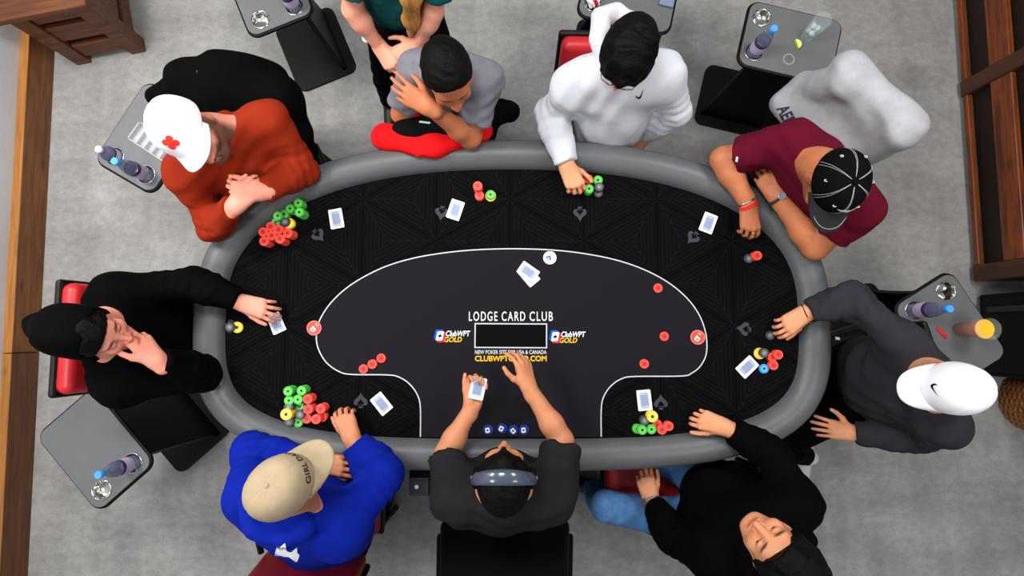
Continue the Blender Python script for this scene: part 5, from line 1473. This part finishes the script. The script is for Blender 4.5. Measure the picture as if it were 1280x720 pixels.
for q in (-1, 1):
    bm = bmesh.new(); F = frame(Vector(H.w(q * .082, .0, -.008)), Vector(H.f), Vector(H.u) * q, Vector(H.r) * q)
    add_lathe(bm, [(.030, 0), (.036, .004), (.036, .016), (.030, .024), (.014, .026)], F, 22); obj('ear_cup', bm, M_black, hp)
    bm = bmesh.new(); add_lathe(bm, [(.007, .026), (.006, .029)], F, 12); obj('silver_button', bm, mat('silver', rgb(220, 226, 230), .2, metal=.8), hp)
# ---- black hoodie, blue jeans
P9 = dict(skin=SK_E, f=(-.6, -.8), pelvis=(900, 645, .56), sh=[(998, 630, .99), (890, 698, .98)], el=[(965, 566, .88), (840, 672, .80)], wr=[(906, 534, .835), (814, 626, .645)],
          hands=[dict(d=hv((-.95, -.32), -.05), curl=(48, 52, 55, 58), spread=4, thumb=(.6, .3)), dict(d=hv((-.25, -1), -.05), b=(-.25, 0, 1), curl=(35, 40, 42, 45), spread=4, thumb=(.5, .2))],
          head=(975, 692, 1.17), hf=(-.63, -.77), pitch=20, hscale=1.08, top_mat=cloth('black cotton fleece', rgb(7, 7, 8), 0.25, 60), seed=61, fold=.005, bulk=1.18, thick=.018, top_name='hoodie',
          cuff=.018, knee=[(832, 574, .5), (757, 633, .545)], foot=[(826, 550, 0), (738, 606, 0)], footdir=(-1, -.2), leg_mat=cloth('blue denim', rgb(80, 124, 178), .3, 120, vary=.2),
          extra=[lambda c: ell(W(905, 608, .68), (.17, .10, .13), None, .08), roll([(.09, .01, .02), (.11, -.06, .02), (.04, -.12, .03), (-.05, -.12, .03), (-.11, -.05, .02)], .036)])
R9 = person('black-haired man in a black hoodie and blue jeans looking up', P9)
hair(R9, M_hair, lambda H: [short_hair(H, .024, (.084, .066), (-.03, -.10), .01, .016)], amp=.005, freq=75)
band(R9, 1, -.004, .037, mat('steel watch strap', rgb(150, 150, 150), .3, metal=.9), 'watch_strap', .0055, 0, 2)
w_, d_ = R9['wr'][1], unit(R9['wr'][1] - R9['el'][1])
bm = bmesh.new(); add_box(bm, (.03, .034, .01), frame(Vector(w_ + np.array([0, 0, .030]) + d_ * .010), (1, 0, 0), (0, 1, 0), (0, 0, 1)), .004, 2); obj('watch_face', bm, mat('black watch face', rgb(24, 26, 30), .1), R9['root'])
# ---- server
P10 = dict(skin=SK_L, f=(.02, 1), pelvis=(500, 0, .95), pz=.95, sh=[(442, -78, 1.38), (552, -78, 1.38)], el=[(441, 12, 1.14), (541, 14, 1.14)], wr=[(474, 58, .98), (522, 56, .99)], sleeve='short', sleeve_t=(.72, .72), thick=.012, arm=.82,
           hands=[dict(d=hv((.55, .8), -.35), b=(-.5, -.2, .8), curl=(35, 40, 45, 50), scale=.9, thumb=(.5, .3)), dict(d=hv((-.8, .3), -.3), b=(.5, -.2, .8), curl=(40, 45, 50, 50), scale=.9)],
           head=(478, -145, 1.58), hf=(.1, 1), pitch=-15, hair_c=(.2, .12, .06), top_mat=cloth('dark teal jersey', rgb(10, 78, 80), 0.2, 80), seed=71, fold=.005, bulk=.9, top_name='polo_shirt', hscale=.95,
           knee=[(482, 84, .5), (556, 80, .5)], foot=[(490, 132, 0), (560, 130, 0)])
R10 = person('server in a dark teal shirt with a blond ponytail standing at the top', P10)
Hs = R10['H']; pony = [Hs.w(-.055, -.075, .0), Hs.w(-.085, -.05, -.09), np.array(W(524, -62, 1.42)), np.array(W(514, -6, 1.27)), np.array(W(514, 24, 1.14)), np.array(W(514, 43, 1.04))]
hair(R10, M_blond, lambda H: [short_hair(H, .018, (.083, .07), (-.07, -.08), .005)] + [cone(a, b, ra, rb, .03) for a, b, ra, rb in zip(pony, pony[1:], (.036, .03, .032, .034, .028), (.03, .032, .034, .028, .012))], amp=.004, freq=60)
bm = bmesh.new(); c = W(459, 48, .96); add_lathe(bm, [(.018, 0), (.021, .003), (.018, .008)], Matrix.Translation(c), 18); obj('badge_reel', bm, mat('white plastic reel', rgb(225, 232, 238), .4), R10['root'])
M_apron = cloth('black apron cloth', rgb(16, 16, 18))
at = R10['at']
sdf_obj('apron', [ell(at(0, .02, -.12), (.19, .15, .2), (R10['side'], R10['fr'], R10['up']), .05), custom(lambda X, Y, Z: 0 * X + 0 * Y + Z - f32(.70), R10['pel'] - .4, R10['pel'] + np.array([.4, .4, -.24]), .005, 'sub')], .011, M_apron, R10['root'], folds(.005, 4))

# ------------------------------------------------------------------ garment marks
def on_garment(R, name, vf, fit, px, py, z, udir_img, m, cuts=1, flip=1, what='top'):
    o = np.array(W(px, py, z)); c0 = np.array([0, 0, CAM_H]); u = hv(udir_img); v = hv((udir_img[1] * flip, -udir_img[0] * flip))
    return decal(name, vf, fit, R[what], o, u, v, unit(o - c0), m, R[what], cuts=cuts, lift=.002, reach=.35)
on_garment(R3, 'black_swoosh', outline_vf(SWOOSH), (.042, .022), 801, 118, 1.0, (.8, -.6), M_ink)
on_garment(R7, 'chest_patch', outline_vf([(-.5, -.3), (.3, .3), (.5, .3), (.1, -.3)]), (.06, .035), 396, 606, .9, (.85, -.5), M_white, 1)
on_garment(R7, 'chest_stripe', outline_vf([(-.5, -.2), (.3, .2), (.5, .3), (-.2, -.1)]), (.055, .014), 396, 603, .9, (.85, -.5), M_red, 1)
on_garment(R7, 'back_print', outline_vf([(-.5, -.4), (-.5, .2), (-.36, .2), (-.22, .5), (-.05, .1), (.12, .1), (.3, .5), (.38, .2), (.5, .1), (.5, -.4), (.1, -.2)]), (.085, .05), 360, 690, .95, (1, .3), M_white, 2)
on_garment(R5, 'small_white_tag', outline_vf([(-.5, -.5), (.5, -.5), (.5, .5), (-.5, .5)]), (.02, .012), 1047, 423, .62, (1, .2), M_white, 0)
on_garment(R4, 'sleeve_tag', outline_vf([(-.5, -.5), (.5, -.5), (.5, .5), (-.5, .5)]), (.008, .02), 921, 199, .88, (1, .2), M_white, 0)

stack('black', 963, 419, 1, "under the charcoal-sweater player's fingertips")

# ------------------------------------------------------------------ deck of cards in the dealer's hand
w_, d_ = R8['wr'][1], unit(P8['hands'][1]['d'])
c = Vector(w_ + d_ * .075 + np.array([.012, .0, .032])); F = frame(c, (0.98, .17, .1), (-.17, .98, .08), (-.1, -.1, .99))
F = Matrix.Translation(c) @ Matrix.Rotation(math.radians(-12), 4, 'Z') @ Matrix.Rotation(.14, 4, 'Y') @ Matrix.Rotation(.1, 4, 'X')
deck = thing('deck_of_cards', "deck of cards held in the dealer's left hand", 'card deck', c)
bm = bmesh.new(); add_prism(bm, rounded_rect(CW, CHT, .004, 3), -.007, .005, F); obj('cards', bm, M_card, deck)
bm = bmesh.new()
for w2, h2, z2, mi in ((CW * .74, CHT * .8, .00505, 0), (CW * .56, CHT * .56, .0051, 1)):
    fc = bm.faces.new([bm.verts.new(F @ Vector((x, y, z2))) for x, y in rounded_rect(w2, h2, .002, 2)]); fc.material_index = mi
obj('card_back', bm, [M_back2, M_back], deck)

# ------------------------------------------------------------------ jackets and sweaters off their owners
def garment(name, label, cat, loc): return thing(name, label, cat, loc)
V3 = lambda *p: np.array(W(*p))
g = garment('black_jacket', 'black jacket draped over the chair behind the man in orange', 'jacket', W(300, 110, .0))
sdf_obj('jacket_body', [cone(V3(236, 104, .90), V3(350, 128, .92), .085, .085, .05), ell(V3(285, 90, .93), (.145, .085, .09), None, .05), ell(V3(300, 118, .86), (.24, .16, .12), None, .05), cone(V3(345, 122, .9), V3(372, 168, .80), .075, .06, .05), cone(V3(372, 168, .80), V3(384, 188, .70), .06, .05, .04),
                        cone(V3(240, 98, .9), V3(198, 122, .80), .07, .05, .05), cone(V3(290, 110, .9), V3(305, 130, .55), .11, .1, .06), cone(V3(335, 125, .9), V3(340, 150, .6), .09, .09, .06)], .0095, cloth('black wool', rgb(8, 8, 9), .3, 70), g, folds(.010, 14, 18))
bm = bmesh.new(); add_box(bm, (.055, .012, .004), Matrix.Translation(W(254, 86, 1.02)) @ Matrix.Rotation(.5, 4, 'Z'), .001, 1); obj('collar_loop', bm, mat('dark grey tape', rgb(58, 58, 60), .7), g)
g = garment('grey_sweater', 'light grey sweatshirt draped over the chair behind the man in maroon', 'sweatshirt', W(1085, 125, 0))
M_gs = cloth('light grey fleece', rgb(172, 174, 180), .25, 60, vary=.08); bk = hv((.72, -.69)); al = hv((.69, .72)); upz = np.array([0, 0, 1.0])
cb = V3(1098, 122, .90)
G = [cone(cb - al * .17, cb + al * .17, .068, .068, .04), cone(cb - al * .17 - upz * .28 - bk * .03, cb + al * .17 - upz * .28 - bk * .03, .06, .06, .04), ell(cb - upz * .15 - bk * .02, (.23, .075, .20), (al, bk, upz), .04),
     cone(cb - al * .15 - bk * .05, V3(1005, 112, .66), .07, .065, .05), cone(V3(1005, 112, .66), V3(978, 128, .60), .065, .05, .04), ell(V3(1040, 135, .66), (.17, .16, .06), (al, bk, upz), .06), ell(V3(1000, 142, .6), (.12, .10, .05), (al, bk, upz), .05),
     cone(cb + al * .15 - bk * .05, V3(1088, 185, .72), .065, .06, .05), ell(V3(1065, 160, .7), (.12, .12, .07), (al, bk, upz), .06)]
so = sdf_obj('sweatshirt_body', G, .0095, M_gs, g, folds(.009, 22, 20))
tgt = dict(top=so)
o = np.array(W(985, 147, .62))
decal('navy_lettering', text_mesh('AERB', 1, .8, offset=.03), (.12, .06), so, o, hv((.45, 1)), hv((1, -.45)), unit(o - np.array([0, 0, CAM_H])), mat('navy print', rgb(34, 38, 66), .7), so, lift=.002, reach=.3, cuts=1)
M_redj = cloth('red shell fabric', rgb(226, 22, 26), .2, 60); M_blkj = cloth('black shell fabric', rgb(16, 16, 18), .2, 60)
g = garment('red_jacket', 'red and black jacket bunched on the lap of the man in the grey tee', 'jacket', W(545, 170, 0))
sdf_obj('red_shell', [cone(V3(480, 171, .80), V3(540, 181, .825), .055, .05, .04, ((0, 0, 1), 1.2)), cone(V3(540, 182, .825), V3(604, 164, .80), .045, .045, .04, ((0, 0, 1), 1.2)), cone(V3(515, 184, .83), V3(522, 193, .835), .035, .014, .03), ell(V3(545, 168, .77), (.17, .07, .06), None, .04), cone(V3(519, 148, .8), V3(525, 136, .84), .03, .02, .02)], .008, M_redj, g, folds(.005, 9, 24))
sdf_obj('black_yoke', [ell(V3(520, 161, .84), (.10, .048, .035), None, .03), ell(V3(556, 158, .835), (.085, .055, .035), None, .03)], .008, M_blkj, g, folds(.004, 19, 24))
sdf_obj('black_sleeve', [cone(V3(602, 152, .78), V3(622, 140, .74), .052, .05, .03), cone(V3(622, 140, .74), V3(636, 140, .70), .05, .048, .03), ell(V3(605, 165, .72), (.06, .06, .05), None, .03)], .008, M_blkj, g, folds(.005, 29, 24))
bm = bmesh.new(); add_box(bm, (.045, .008, .003), Matrix.Translation(W(531, 153, .872)) @ Matrix.Rotation(-.12, 4, 'Z')); obj('reflective_tab', bm, mat('pale green reflective tape', rgb(178, 220, 196), .3), g)

# ------------------------------------------------------------------ phone on the maroon player's knee side of the rail
c = W(1003, 250, .835); ph = thing('phone', 'phone with a lit blue screen by the man in maroon', 'phone', (c.x, c.y, c.z))
bm = bmesh.new(); add_box(bm, (.07, .14, .009), yaw_frame(c, .55), .004, 2); obj('phone_body', bm, M_black, ph)
bm = bmesh.new(); add_box(bm, (.05, .075, .001), yaw_frame(c + Vector((0, 0, .005)), .55)); obj('phone_screen', bm, mat('lit blue screen', rgb(40, 110, 160), .2, emit=(rgb(60, 150, 210), .5)), ph)

# ------------------------------------------------------------------ chairs
def chair_for(R, f, ahead, label, sm, fm, **k):
    p = R['pel'] + hv(f) * ahead
    return chair((p[0], p[1]), hv(f), label, sm, fm, **k)
chair_for(R1, (.45, .9), .12, 'black chair under the black jacket behind the man in orange', M_blackfab, M_chairf, arms=False, w=.40, back_z=(.54, .82))
chair_for(R2, (-.1, 1), .10, 'black chair under the man in the grey tee', M_blackfab, M_chairf, arms=False, back_z=(.48, .6), w=.32, back_off=.14)
chair_for(R3, (-.02, 1), .05, 'red and black chair behind the man in the white hoodie', M_redseat, M_chairf, arms=False, w=.44, back_z=(.54, .84))
p = cb - bk * .28; chair((p[0], p[1]), -bk, 'black chair under the grey sweatshirt behind the man in maroon', M_blackfab, M_chairf, arms=False, back_z=(.56, .88), back_off=.22, w=.42)
chair_for(R5, (-.95, .28), .12, 'black chair under the man in the charcoal sweater', M_blackfab, M_chairf, arms=False, back_z=(.54, .76), w=.42, back_off=.2)
chair_for(R6, (1, .0), .18, 'red chair behind the man in the black hood', M_redseat, M_chairf, arms=False, w=.46)
chair_for(R7, (.04, -1), .12, 'dark red chair behind the man in the blue hoodie', M_darkred, M_chairf, w=.47, arms=(-1,))
chair_for(R8, (0, -1), .06, 'black chair behind the dealer', M_blackfab, M_chairf, arms=False, back_z=(.58, 1.12), w=.60, taper=.78, tiltb=.3, back_off=.2, thick=.1)
p = W(822, 611, .47); chair((p[0], p[1]), hv((-1, -.02)), 'red chair under the man in blue jeans', M_redseat, M_chairf, w=.34, back_z=(.54, .72), arms=(-1,), arm_y=-.16)
